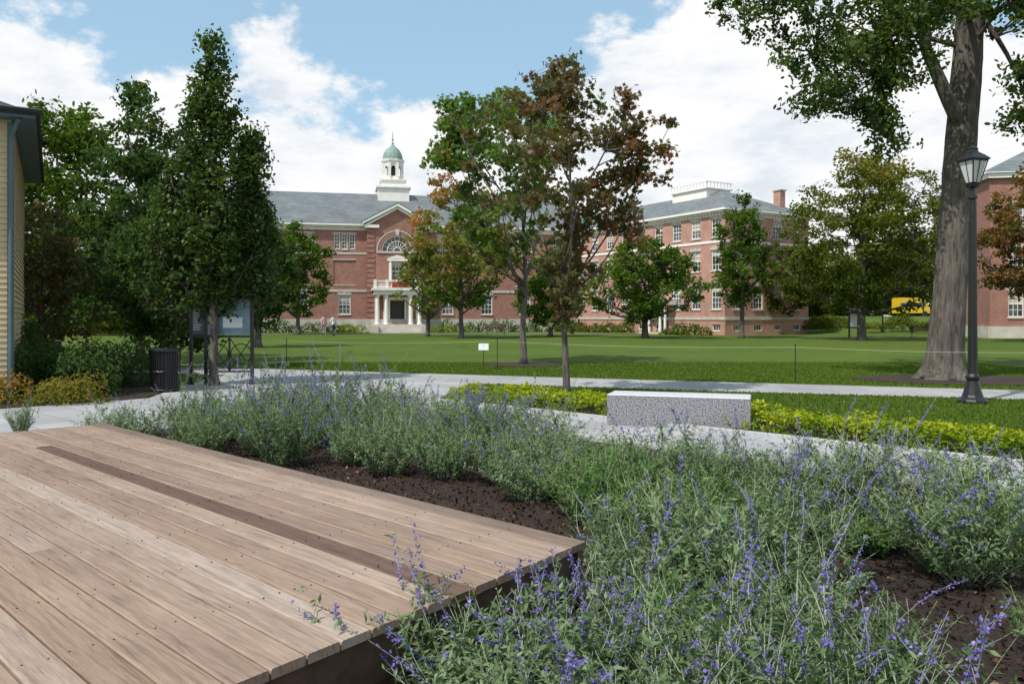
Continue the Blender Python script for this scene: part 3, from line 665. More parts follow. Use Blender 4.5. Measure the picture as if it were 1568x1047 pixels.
# ------------------------------------------------------------------ main hall
MH = empty('brick_hall_with_cupola', (-12.3, 85, 0), R(12)); B = newB()
def wing(xa, xb, sgn):
    ops = []; n = int((xb-xa)/4.3)
    wins = []
    for i in range(n):
        c = (xb-2.3-4.3*i) if sgn < 0 else (xa+2.3+4.3*i)
        for k in (-1, 0, 1):
            o = (c+k*.78-.3, c+k*.78+.3, 8.75, 10.35); ops.append(o); wins.append((o, 2, 4, k))
        o = (c-.62, c+.62, 1.9, 3.95); ops.append(o); wins.append((o, 3, 4, 9))
        o = (c-1.15, c+1.15, 5.0, 7.6); ops.append(o)
        B['wall'].box(o[0], o[1], .08, .12, 5.0, 7.6)
        for (p, q, r_, s_) in ((o[0]-.1, o[1]+.1, 4.9, 4.997), (o[0]-.1, o[1]+.1, 7.603, 7.72)): B['stone'].box(p, q, -.04, .06, r_, s_)
    facade(B, xa, xb, 1.4, 11.0, ops)
    for (o, c, r_, k) in wins:
        window(B, *o, cols=c, rows=r_, sill=(k in (0, 9)), lintel=(k == 9))
        if k == 0: B['stone'].box(o[0]-.95, o[1]+.95, -.03, .05, 10.353, 10.5)
    B['stone'].box(xa, xb, -.12, .1, 0, 1.39); B['stone'].box(xa, xb, -.07, .05, 4.25, 4.5); B['stone'].box(xa, xb, -.05, .05, 8.2, 8.42)
    w = B['white']
    w.box(xa, xb, -.10, .02, 10.75, 11.05); w.box(xa, xb, -.30, .02, 11.053, 11.2); w.box(xa, xb, -.6, .02, 11.203, 11.4); 
    x = xa+.2
    while x < xb-.2: w.box(x, x+.16, -.25, -.102, 10.9, 11.04); x += .4
wing(-27, -3.15, -1); wing(3.15, 25, 1)
ry = 7.0; rz = 15.7
for (xa, xb) in ((-27.6, 25.6),):
    B['roof'].quad((xa, -.62, 11.42), (xb, -.62, 11.42), (xb-7.5, ry, rz), (xa+7.5, ry, rz))
    B['roof'].quad((xb, 14.6, 11.42), (xa, 14.6, 11.42), (xa+7.5, ry, rz), (xb-7.5, ry, rz))
    B['roof'].poly([(xa, -.62, 11.42), (xa+7.5, ry, rz), (xa, 14.6, 11.42)]); B['roof'].poly([(xb, -.62, 11.42), (xb, 14.6, 11.42), (xb-7.5, ry, rz)])
for x in (-27, 25): B['wall'].quad((x, 0, 0), (x, 14, 0), (x, 14, 11.3), (x, 0, 11.3))
B['wall'].quad((-27, 14, 0), (25, 14, 0), (25, 14, 11.3), (-27, 14, 11.3))
PY = -.9; hw = 3.1; ar = 1.65; az = 8.55
ops = [(-ar, ar, az, az+ar+.05), (-.6, .6, 5.5, 7.4), (-.75, .75, .9, 3.3)]
facade(B, -hw, hw, 1.4, 11.0, ops[:2]+[(-.75, .75, 1.4, 3.3)], y=PY, rev=.3)
N = 20
for i in range(N):
    a0 = math.pi*i/N; a1 = math.pi*(i+1)/N
    p0 = (ar*math.cos(a0), az+ar*math.sin(a0)); p1 = (ar*math.cos(a1), az+ar*math.sin(a1)); zt = az+ar+.05
    B['wall'].quad((p1[0], PY, p1[1]), (p0[0], PY, p0[1]), (p0[0], PY, zt), (p1[0], PY, zt))
    for (ra, rb, dy, key) in ((ar-.12, ar+.02, .08, 'white'), (ar+.02, ar+.42, -.04, 'wall'), (ar+.42, ar+.55, -.07, 'stone')):
        q = [(ra*math.cos(a0), PY+dy, az+ra*math.sin(a0)), (rb*math.cos(a0), PY+dy, az+rb*math.sin(a0)), (rb*math.cos(a1), PY+dy, az+rb*math.sin(a1)), (ra*math.cos(a1), PY+dy, az+ra*math.sin(a1))]
        B[key].prism(q, (0, .05, 0))
B['glass'].poly([(ar*math.cos(math.pi*i/N), PY+.2, az+ar*math.sin(math.pi*i/N)) for i in range(N+1)])
for i in range(1, 9):
    a = math.pi*i/9; B['white'].tube([(.35*math.cos(a), PY+.17, az+.35*math.sin(a)), (1.6*math.cos(a), PY+.17, az+1.6*math.sin(a))], [.028, .028], 4)
for rr_ in (.38, 1.05): B['white'].tube([(rr_*math.cos(t), PY+.165, az+rr_*math.sin(t)) for t in np.linspace(0, math.pi, 17)], [.035]*17, 4)
B['stone'].box(-ar-.5, ar+.5, PY-.1, PY+.1, az-.22, az-.004)
B['stone'].prism([(-.15, PY-.14, az+ar), (.15, PY-.14, az+ar), (.24, PY-.14, az+ar+.65), (-.24, PY-.14, az+ar+.65)], (0, .13, 0))
window(B, -.6, .6, 5.5, 7.4, y=PY, cols=3, rows=4, rev=.3, lintel=False)
for sx in (-1, 1): B['white'].box(*sorted((sx*.62, sx*.88)), PY-.1, PY+.02, 5.3, 7.5)
B['white'].box(-1.05, 1.05, PY-.16, PY+.02, 7.503, 7.75); B['white'].prism([(-1.1, PY-.18, 7.755), (1.1, PY-.18, 7.755), (0, PY-.18, 8.15)], (0, .2, 0))
for sx in (-1, 1):
    z = 1.6
    while z < 10.6:
        B['wall'].box(*sorted((sx*(hw-.75), sx*(hw+.05))), PY-.06, PY+.3, z, z+.38); z += .52
    B['wall'].quad((sx*hw, PY, 0), (sx*hw, .1, 0), (sx*hw, .1, 11.4), (sx*hw, PY, 11.4))
B['stone'].box(-hw-.06, hw+.06, PY-.12, .05, 0, 1.39)
pk = 13.15
B['wall'].poly([(-hw, PY, 11.0), (hw, PY, 11.0), (0, PY, pk-.1)])
w = B['white']
for sx in (-1, 1):
    w.box(*sorted((sx*(hw+.35), sx*1.9)), PY-.36, PY+.02, 10.95, 11.25)
    a = Vector((sx*(hw+.55), 0, 11.28)); b = Vector((0, 0, pk+.12))
    pts = [(a.x, PY-.5, a.z), (b.x, PY-.5, b.z), (b.x, PY-.5, b.z+.3), (a.x, PY-.5, a.z+.3)]
    if sx > 0: pts = pts[::-1]
    w.prism(pts, (0, .55, 0))
    pts = [(sx*(hw+.2), PY-.22, 11.05), (0, PY-.22, pk-.18), (0, PY-.22, pk+.115), (sx*(hw+.2), PY-.22, 11.345)]
    w.prism(pts, (0, .2, 0))
    B['roof'].quad((sx*(hw+.62), PY-.55, 11.58), (0, PY-.55, pk+.46), (0, 5, pk+.46), (sx*(hw+.62), 5, 11.58))
for x in (-2.15, -1.25, 1.25, 2.15):
    w.lathe([(.26, .86), (.26, .96), (.21, 1.0), (.20, 1.1), (.20, 2.2), (.165, 3.7), (.2, 3.74), (.25, 3.8), (.27, 3.9)], 16, (x, PY-2.0))
    w.box(x-.2, x+.2, PY-.25, PY-.004, .9, 3.9)
w.box(-2.5, 2.5, PY-2.3, PY-.01, 3.91, 4.35); w.box(-2.7, 2.7, PY-2.5, PY-.01, 4.353, 4.6)
for x in (-2.4, -1.2, 1.2, 2.4): w.box(x-.16, x+.16, PY-2.35, PY-2.03, 4.603, 5.45)
w.box(-2.24, 2.24, PY-2.28, PY-2.12, 5.25, 5.36); w.box(-2.24, 2.24, PY-2.28, PY-2.12, 4.65, 4.75)
for x in np.arange(-2.1, 2.15, .2): w.lathe([(.035, 4.75), (.06, 4.9), (.03, 5.1), (.045, 5.25)], 6, (x, PY-2.2))
B['red'].box(-.7, 1.1, PY-2.42, PY-2.37, 4.66, 5.2)
B['stone'].box(-2.7, 2.7, PY-2.5, PY-.13, 0, .86)
for i in range(5): B['stone'].box(-2.1, 2.1, PY-2.5-.32*(i+1), PY-2.5-.32*i, 0, .86-.16*(i+1))
for sx in (-1, 1): B['stone'].box(*sorted((sx*2.12, sx*2.6)), PY-4.1, PY-2.51, 0, .75)
B['door'].box(-.7, .7, PY+.15, PY+.22, .9, 3.25); w.box(-.95, -.76, PY-.08, PY+.02, .9, 3.4); w.box(.76, .95, PY-.08, PY+.02, .9, 3.4); w.box(-1.05, 1.05, PY-.1, PY+.02, 3.403, 3.7)
cy = 7.0
w.box(-1.75, 1.75, cy-1.75, cy+1.75, 14.6, 16.2); w.box(-1.95, 1.95, cy-1.95, cy+1.95, 16.203, 16.4)
w.box(-1.35, 1.35, cy-1.35, cy+1.35, 16.403, 17.1); w.box(-1.5, 1.5, cy-1.5, cy+1.5, 17.103, 17.25)
for i in range(8):
    a = math.pi/8+i*math.pi/4; x = 1.12*math.cos(a); y = cy+1.12*math.sin(a)
    w.box(x-.16, x+.16, y-.16, y+.16, 17.25, 19.3)
w.lathe([(1.15, 17.253), (1.15, 17.7)], 8, (0, cy), phase=math.pi/8)
w.lathe([(1.18, 19.0), (1.2, 19.3), (1.38, 19.4), (1.42, 19.62), (1.2, 19.68)], 8, (0, cy), phase=math.pi/8)
for i in range(8):
    a = i*math.pi/4; c = Vector((1.04*math.cos(a), cy+1.04*math.sin(a), 18.65)); tdir = Vector((-math.sin(a), math.cos(a), 0))
    w.tube([tuple(c+tdir*.3*math.cos(t)+Vector((0, 0, .3*math.sin(t)))) for t in np.linspace(0, math.pi, 9)], [.08]*9, 4)
B['door'].lathe([(.3, 17.3), (.3, 19.3)], 8, (0, cy))
B['copper'].lathe([(1.16, 19.69), (1.14, 20.0), (1.02, 20.4), (.8, 20.8), (.5, 21.1), (.25, 21.3), (.12, 21.5), (.14, 21.65), (.05, 21.8), (.03, 22.9)], 16, (0, cy))
B['copper'].lathe([(.02, 21.9), (.13, 22.05), (.02, 22.2)], 10, (0, cy))
finish(B, MH)

# ------------------------------------------------------------------ right building
RB = empty('brick_academic_building', (8.6, 86.9, 0), math.atan2(-16.9, 10.1)); B = newB()
def side(T, L, u0, sp, ent=None):
    setT(B, T); ops = []; wn = []
    u = u0
    while u < L-.9:
        for (c, d, r_) in ((8.75, 10.35, 4), (5.75, 7.6, 4), (2.3, 4.4, 4)):
            o = (u-.6, u+.6, c, d); ops.append(o); wn.append((o, 3, r_))
        o = (u-.5, u+.5, .35, .95); ops.append(o); wn.append((o, 3, 1))
        u += sp
    facade(B, 0, L, 0, 10.6, ops)
    for o, c, r_ in wn: window(B, *o, cols=c, rows=r_, lintel=(r_ > 1), sill=(r_ > 1))
    s = B['stone']; s.box(0, L, -.07, .03, 1.35, 1.6); B['white'].box(0, L, -.06, .03, 8.2, 8.42)
    w = B['white']; w.box(0, L, -.08, .03, 10.6, 10.85); w.box(-.2, L+.2, -.3, .03, 10.853, 11.0); w.box(-.45, L+.45, -.5, .03, 11.003, 11.2)
    u = .2
    while u < L: w.box(u, u+.15, -.22, -.083, 10.7, 10.845); u += .38
Lf = 19.7+16
side(Matrix.Translation((-16, 0, 0)), Lf, 1.5, 2.55)
side(Matrix.Translation((19.7, 0, 0)) @ Matrix.Rotation(R(90), 4, 'Z'), 11.0, 1.6, 2.6)
setT(B, Matrix.Identity(4))
xa, xb, ya, yb, zz0, rz = -16.5, 20.2, -.5, 11.5, 11.22, 13.9; ym = 5.5
B['roof'].quad((xa, ya, zz0), (xb, ya, zz0), (xb-6, ym, rz), (xa+6, ym, rz)); B['roof'].quad((xb, yb, zz0), (xa, yb, zz0), (xa+6, ym, rz), (xb-6, ym, rz))
B['roof'].poly([(xb, ya, zz0), (xb, yb, zz0), (xb-6, ym, rz)]); B['roof'].poly([(xa, yb, zz0), (xa, ya, zz0), (xa+6, ym, rz)])
B['wall'].quad((-16, 0, 0), (-16, 11, 0), (-16, 11, 11), (-16, 0, 11)); B['wall'].quad((-16, 11, 0), (19.7, 11, 0), (19.7, 11, 11), (-16, 11, 11))
w = B['white']; w.box(8.6, 13.4, 4.0, 7.2, 12.9, 14.1); w.box(8.4, 13.6, 3.8, 7.4, 14.103, 14.22)
for x in np.arange(8.5, 13.6, .45): w.box(x, x+.07, 3.85, 3.91, 14.22, 14.75)
for y in np.arange(3.95, 7.4, .45): w.box(13.5, 13.56, y, y+.07, 14.22, 14.75)
w.box(8.4, 13.6, 3.82, 3.94, 14.75, 14.83); w.box(13.46, 13.59, 3.942, 7.4, 14.75, 14.83)
B['wall'].box(17.6, 18.4, 8.6, 9.3, 11.6, 13.6); B['stone'].box(17.5, 18.5, 8.5, 9.4, 13.603, 13.72)
for x in (10.3, 11.0, 12.6, 13.3): w.lathe([(.17, .1), (.14, .2), (.12, 2.6), (.17, 2.75)], 12, (x, -1.2))
w.box(10.0, 13.6, -1.45, -.09, 2.76, 3.2); B['stone'].box(10, 13.6, -1.6, -.1, 0, .15); B['door'].box(11.2, 12.4, -.06, -.02, .15, 2.4)
finish(B, RB, 'brick2')

FB = empty('brick_dormitory', (36.6, 61, 0), R(-12)); B = newB()
def side2(T, L):
    setT(B, T); ops = []; u = 1.8
    while u < L-1:
        for c, d in ((1.6, 3.6), (5.0, 6.9), (8.4, 10.2)): ops.append((u-.55, u+.55, c, d))
        u += 2.9
    facade(B, 0, L, .9, 12.2, ops)
    for o in ops: window(B, *o, cols=3, rows=4)
    B['stone'].box(0, L, -.1, .05, 0, .895); B['white'].box(-.2, L+.2, -.3, .03, 12.2, 12.6)
side2(Matrix.Identity(4), 22); 
side2(Matrix.Translation((0, 14, 0)) @ Matrix.Rotation(R(-90), 4, 'Z'), 14)
setT(B, Matrix.Identity(4))
B['roof'].quad((-.5, -.5, 12.62), (22, -.5, 12.62), (16, 7, 16), (6, 7, 16)); B['roof'].poly([(-.5, 14.5, 12.62), (-.5, -.5, 12.62), (6, 7, 16)])
finish(B, FB)

# clapboard house at left
CH = empty('clapboard_house', (-9.55, 15.2, 0), R(30)+math.pi)
mb = MB(); n = 46
def clap(mb, p0, p1, nrm):
    for i in range(n):
        z = 0.35+i*.112
        a = Vector(p0); b = Vector(p1); nn = Vector(nrm)
        mb.add([tuple(a+nn*.024+Vector((0, 0, z))), tuple(b+nn*.024+Vector((0, 0, z))), tuple(b+nn*.004+Vector((0, 0, z+.112))), tuple(a+nn*.004+Vector((0, 0, z+.112))),
                tuple(a+Vector((0, 0, z))), tuple(b+Vector((0, 0, z)))], [(0, 1, 2, 3), (4, 5, 1, 0)])
clap(mb, (0, 0, 0), (7, 0, 0), (0, 1, 0)); clap(mb, (0, 0, 0), (0, -8, 0), (-1, 0, 0))
mb.obj('clapboard_siding', M['siding'], CH)
mb = MB(); mb.box(0, 7, -8, 0, 0, .35); mb.obj('foundation', M['stone'], CH)
mb = MB(); mb.box(-.03, .07, -.0, .03, .35, 5.3); mb.box(-.035, -.002, -.10, .0, .35, 5.3)
mb.tube([(.01, .085, .3), (.01, .085, 5.0), (-.08, .2, 5.25), (-.14, .3, 5.34)], [.04]*4, 8)
mb.box(-.4, 7.2, .002, .4, 5.35, 5.40); mb.box(-.4, -.002, -8.2, 0.0, 5.35, 5.40)
mb.obj('corner_board_downspout_soffit', M['downspout'], CH)
mb = MB(); mb.prism([(-.50, .42, 5.40), (-.50, .50, 5.50), (-.50, .4, 5.54), (-.50, .35, 5.42)], (7.7, 0, 0))
mb.add([(-.48, .48, 5.41), (7.3, .48, 5.41), (7.3, -8.4, 5.41), (-.48, -8.4, 5.41), (3.3, -3.9, 7.4)], [(0, 1, 4), (1, 2, 4), (2, 3, 4), (3, 0, 4), (0, 3, 2, 1)])
mb.obj('roof', M['darkroof'], CH)

# ------------------------------------------------------------------ small distant street furniture and truck
KB = empty('notice_board', (26.0, 60.5, 0), .1); mb = MB()
for x in (-.4, .4): mb.box(x-.05, x+.05, -.05, .05, 0, 1.9)
mb.box(-.45, .45, -.08, .08, .75, .85); mb.lathe([(.68, 1.9), (.66, 1.96), (.1, 2.3), (.03, 2.4)], 4, phase=math.pi/4)
mb.obj('frame', M['black'], KB); mb = MB(); mb.box(-.35, .35, -.04, .04, .86, 1.85); mb.obj('panel', M['signwhite'], KB)
TR = empty('yellow_delivery_truck', (49.6, 100, 1.7), R(8)); TR.scale = (.62, .8, .8); mb = MB()
mb.prism([(-2.4, -1, .5), (2.5, -1, .5), (2.5, -1, 2.9), (-2.4, -1, 2.9)], (0, 2.1, 0))
mb.prism([(2.52, -.95, .5), (4.2, -.95, .5), (4.2, -.95, 1.4), (3.7, -.95, 1.6), (3.3, -.95, 2.4), (2.52, -.95, 2.5)], (0, 2.0, 0)); mb.obj('body_and_cab', M['yellow'], TR)
mb = MB(); mb.box(-2.3, 2.4, -1.02, -1.003, 1.5, 2.1); mb.obj('stripe', M['bluepaint'], TR)
mb = MB(); mb.box(2.8, 3.3, -.97, -.953, 1.6, 2.25); mb.obj('cab_window', M['glass'], TR)
mb = MB()
for x in (-1.4, 3.2):
    mb.T = Matrix.Translation((x, -.9, .42)) @ Matrix.Rotation(R(90), 4, 'X'); mb.lathe([(.3, -.12), (.42, -.1), (.42, .1), (.3, .12)], 16)
    mb.T = Matrix.Translation((x, 1.0, .42)) @ Matrix.Rotation(R(90), 4, 'X'); mb.lathe([(.3, -.12), (.42, -.1), (.42, .1), (.3, .12)], 16)
mb.obj('wheels', M['tyre'], TR)
def bench(loc, rot):
    P = empty('park_bench', loc, rot); mb = MB()
    for i in range(4): mb.box(-.9, .9, -.2+i*.11, -.11+i*.11, .43, .46)
    for i in range(3): mb.box(-.9, .9, .26+i*.02, .29+i*.02, .55+i*.13, .65+i*.13)
    for x in (-.8, .77): mb.box(x, x+.04, -.2, -.15, 0, .43); mb.box(x, x+.04, .22, .27, 0, .9)
    mb.obj('slats_and_legs', M['fascia'], P)
bench((-1.5, 73.5, 0), 0.1); bench((30.5, 59, 0), -.5)

# ------------------------------------------------------------------ people
def person(loc, yaw, shirt, trou, hair, ph=1):
    V = [(0,0,.93),(0,0,1.1),(0,0,1.32),(0,0,1.46),(0,-.01,1.54),(0,-.015,1.64),(0,0,1.72),
         (.18,0,1.40),(.24,.06*ph,1.14),(.23,-.06*ph,.92),(.23,-.1*ph,.84),(-.18,0,1.40),(-.24,-.06*ph,1.14),(-.23,-.18*ph,.95),(-.23,-.23*ph,.88),
         (.095,0,.88),(.10,-.16*ph,.49),(.10,-.14*ph,.09),(.10,-.28*ph,.035),(-.095,0,.88),(-.10,.10*ph,.48),(-.10,.32*ph,.12),(-.10,.22*ph,.035)]
    Ed = [(0,1),(1,2),(2,3),(3,4),(4,5),(5,6),(3,7),(7,8),(8,9),(9,10),(3,11),(11,12),(12,13),(13,14),(0,15),(15,16),(16,17),(17,18),(0,19),(19,20),(20,21),(21,22)]
    Rd = [.14,.13,.145,.07,.055,.095,.07,.065,.048,.035,.035,.065,.048,.035,.035,.09,.06,.045,.035,.09,.06,.045,.035]
    me = bpy.data.meshes.new('b'); me.from_pydata(V, Ed, []); o = bpy.data.objects.new('b', me); COL.objects.link(o)
    bpy.context.view_layer.objects.active = o
    md = o.modifiers.new('s', 'SKIN'); sv = me.skin_vertices[0].data
    for i, r in enumerate(Rd): sv[i].radius = (r, r*(.75 if i < 3 else 1)); 
    sv[0].use_root = True
    o.modifiers.new('u', 'SUBSURF').levels = 2
    bpy.context.view_layer.update()
    dg = bpy.context.evaluated_depsgraph_get(); m2 = bpy.data.meshes.new_from_object(o.evaluated_get(dg))
    assert len(m2.polygons) > 200, 'person mesh empty %d' % len(m2.polygons)
    bpy.data.objects.remove(o)
    m2.materials.clear()
    for m in (shirt, trou, M['skin'], hair, M['tyre']): m2.materials.append(m)
    for p in m2.polygons:
        c = p.center; z = c.z; ax = abs(c.x)
        if z > 1.66 or (z > 1.56 and c.y > .02): k = 3
        elif z > 1.49: k = 2
        elif ax > .19 and z < 1.16: k = 2
        elif z > .95: k = 0
        elif z > .08: k = 1
        else: k = 4
        p.material_index = k; p.use_smooth = True
    link('walking_person', m2, None, loc, (0, 0, yaw), (1.05, 1.05, 1.03))
M['skin'] = simple('skin', (0.45, 0.27, 0.2), .6); M['hair'] = simple('hair', (0.04, 0.025, 0.015), .6)
person((-15.6, 66, 0), R(40), simple('pink_shirt', (.7, .42, .46), .8), simple('khaki', (.25, .2, .15), .8), M['hair'], 1)
person((-14.9, 66.4, 0), R(45), simple('white_shirt', (.8, .8, .82), .8), simple('navy_trousers', (.03, .04, .08), .8), M['hair'], -1)

# ------------------------------------------------------------------ shrubs / ground cover
def mounds(name, specs, leafm, leaf, dens, tmpl=OVAL, seed=1):
    g = np.random.default_rng(seed); C = []; V = []; NN = []
    for (x, y, z, rx, ry, h) in specs:
        n = int(dens*(rx*ry)**.5*h**.5*((rx*ry)**.5))
        q = unit(g.normal(size=(n, 3))); q[:, 2] = np.abs(q[:, 2])*1.0
        rr = g.uniform(.72, 1.04, (n, 1)); ph = g.uniform(0, 6, 3)
        a = np.arctan2(q[:, 1], q[:, 0])
        l = 1+.1*np.sin(3*a+ph[0])+.08*np.sin(5*a+ph[1]+4*q[:, 2])+.08*np.sin(9*q[:, 2]+ph[2])
        p = q*rr*l[:, None]*np.array([rx, ry, h])+np.array([x, y, z])
        C.append(p); V.append(.42+g.normal()*.08+g.normal(size=n)*.16+.15*(q[:, 2]-.5)); NN.append(unit(q*np.array([1, 1, 1.2])+g.normal(size=(n, 3))*.7))
    C = np.concatenate(C); V = np.clip(np.concatenate(V), 0, 1); NN = np.concatenate(NN)
    vs, va, k = leaves_np(C, leaf*g.uniform(.6, 1.3, len(C)), V, tmpl, N=NN, g=g)
    link(name, np_mesh(name, [(vs, va, k, 0)], [leafm]))
r = random.uniform
mounds('yew_hedge', [(r(-14.5, -8.5), r(15.6, 18.6), 0, r(.6, .9), r(.6, .9), r(.85, 1.25)) for _ in range(26)]+[(r(-20, -12), r(17, 23), 0, 1.1, 1.1, r(1.1, 1.6)) for _ in range(16)], M['lf_blue'], .075, 4200, seed=2)
mounds('spirea_shrubs', [(r(-13, -7.9), r(14.4, 15.4), 0, r(.3, .5), r(.3, .45), r(.35, .6)) for _ in range(30)], M['lf_autumn'], .06, 4000, seed=3)
sp = []
c12, s12 = math.cos(R(12)), math.sin(R(12))
for lx in np.arange(-26, 24, 1.3):
    if -4.2 < lx < 4.2: continue
    ly = -1.6+r(-.3, .3); h = r(.7, 1.5)
    sp.append((-12.3+lx*c12-ly*s12, 85+lx*s12+ly*c12, 0, r(.7, 1.1), r(.6, .9), h))
mounds('foundation_shrubs', sp, M['lf_green'], .2, 420, seed=4)
mounds('boxwood_shrubs', [(-12.3+lx*c12+4.6*s12, 85+lx*s12-4.6*c12, 0, .8, .7, .9) for lx in (-5.2, -3.9, 3.6, 5.0, 6.5)], M['lf_yellow'], .16, 500, seed=5)
sp = []
for u in np.arange(-14, 20, 1.5):
    X = 8.6+.513*u-.86*1.8; Y = 86.9-.858*u-.51*1.8
    if 9.3 < u < 14.2: continue
    sp.append((X, Y, 0, r(.7, 1.1), r(.7, 1.1), r(.6, 1.3)))
sp += [(r(20, 46), r(72, 84), 0.5, r(.8, 1.6), r(.8, 1.3), r(.6, 1.5)) for _ in range(34)]
sp += [(r(-50, -26), r(68, 80), 0, r(1, 2), r(1, 1.5), r(1, 2)) for _ in range(18)]
sp += [(r(36, 60), r(54, 58), 0, r(1, 1.6), r(.8, 1.3), r(.6, 1.1)) for _ in range(16)]
mounds('campus_shrubs', sp, M['lf_olive'], .22, 420, seed=6)
mounds('lime_shrubs', [(3.15, 5.3, 0, .3, .28, .36), (3.6, 5.6, 0, .3, .3, .36), (3.45, 6.1, 0, .3, .28, .42), (4.1, 5.9, 0, .3, .3, .38)], M['lf_yellow'], .035, 15000, seed=16)

def cover(name, s0, s1, t0, t1, n, leafm, seed, hmax=.24, leaf=.06, holes=()):
    g = np.random.default_rng(seed); s = g.uniform(s0, s1, n); t = g.uniform(t0, t1, n)
    P = s[:, None]*E+t[:, None]*Nn
    h = np.array([noise.noise(Vector((p[0]*1.7, p[1]*1.7, 3)))*.5+.5 for p in P]); h2 = np.array([noise.noise(Vector((p[0]*5, p[1]*5, 8)))*.5+.5 for p in P])
    ed = np.clip(np.minimum((t-t0), (t1-t))/.18, .25, 1)
    z = hmax*(.25+.6*h+.5*h2)*ed*g.uniform(.55, 1, n)
    keep = h2+g.uniform(-.1, .1, n) > .32
    for (cx, cy, rr_) in holes: keep &= np.hypot(P[:, 0]-cx, P[:, 1]-cy) > rr_
    C = np.stack([P[:, 0], P[:, 1], z], 1)[keep]
    V = np.clip(.22+.45*(z/hmax)+g.normal(size=n)*.15+(h-.5)*.9, 0, 1)[keep]
    vs, va, k = leaves_np(C, leaf*g.uniform(.6, 1.3, len(C)), V, OVAL, upbias=1.0, g=g)
    link(name, np_mesh(name, [(vs, va, k, 0)], [leafm]))
cover('lime_groundcover', -11.3, 13, 10.05, 11.45, 62000, M['lf_yellow'], 7, hmax=.34, holes=[(1.75, 11.9, .45), (2.2, 11.75, .45), (2.7, 11.55, .5), (3.2, 11.4, .45), (3.5, 11.3, .3)])
cover('lime_groundcover', -11.0, -8.6, 3.3, 4.1, 5000, M['lf_yellow'], 8, .2)

def inpath(x, y):
    fx = [p[0] for p in far]; fy = [p[1] for p in far]; nr = sorted(near); 
    return y < np.interp(x, fx, fy), y > np.interp(x, [p[0] for p in nr], [p[1] for p in nr])
g = np.random.default_rng(50); n = 190000
x = g.uniform(-8, 16, n); y = 11+g.uniform(0, 1, n)**1.3*17
a, b = inpath(x, y); t = x*Nn[0]+y*Nn[1]
ok = (~(a & b)) & (t > 11.52) & ~((x < -0.9) & (y < 21)) & (np.hypot((x-11.4)/2.6, (y-20.2)/1.7) > 1) & (np.hypot(x-.4, y-26.8) > 1.4) & (np.hypot(x-1.09, y-15.9) > .6)
C = np.stack([x, y, np.zeros(n)], 1)[ok]; m = len(C)
Nrm = unit(np.stack([g.normal(size=m), g.normal(size=m), g.normal(size=m)*.2], 1)); Bt = np.stack([g.normal(size=m)*.35, g.normal(size=m)*.35, np.ones(m)], 1)
vs, va, k = leaves_np(C, g.uniform(.03, .06, m), np.clip(.45+g.normal(size=m)*.2, 0, 1), NARROW*np.array([2.2, 1, 1]), N=Nrm, B=Bt, g=g)
link('grass', np_mesh('grass', [(vs, va, k, 0)], [M['blade']]))

g = np.random.default_rng(51); n = 60000
s = g.uniform(-10.8, 3.5, n); t = g.uniform(-1.5, 8.0, n)
ok = ~((s < -2.3) & (t < 3.2)); s = s[ok]; t = t[ok]; P = s[:, None]*E+t[:, None]*Nn
ok = P[:, 1] > 1.2; P = P[ok]; m = len(P)
C = np.stack([P[:, 0], P[:, 1], g.uniform(.02, .05, m)], 1)
vs, va, k = leaves_np(C, g.uniform(.015, .05, m)*1.0, np.clip(.4+g.normal(size=m)*.25, 0, 1), DIAM*np.array([1.0, 1, 2]), upbias=1.2, g=g)
link('mulch_chips', np_mesh('mulch_chips', [(vs, va, k, 0)], [M['chip']]))

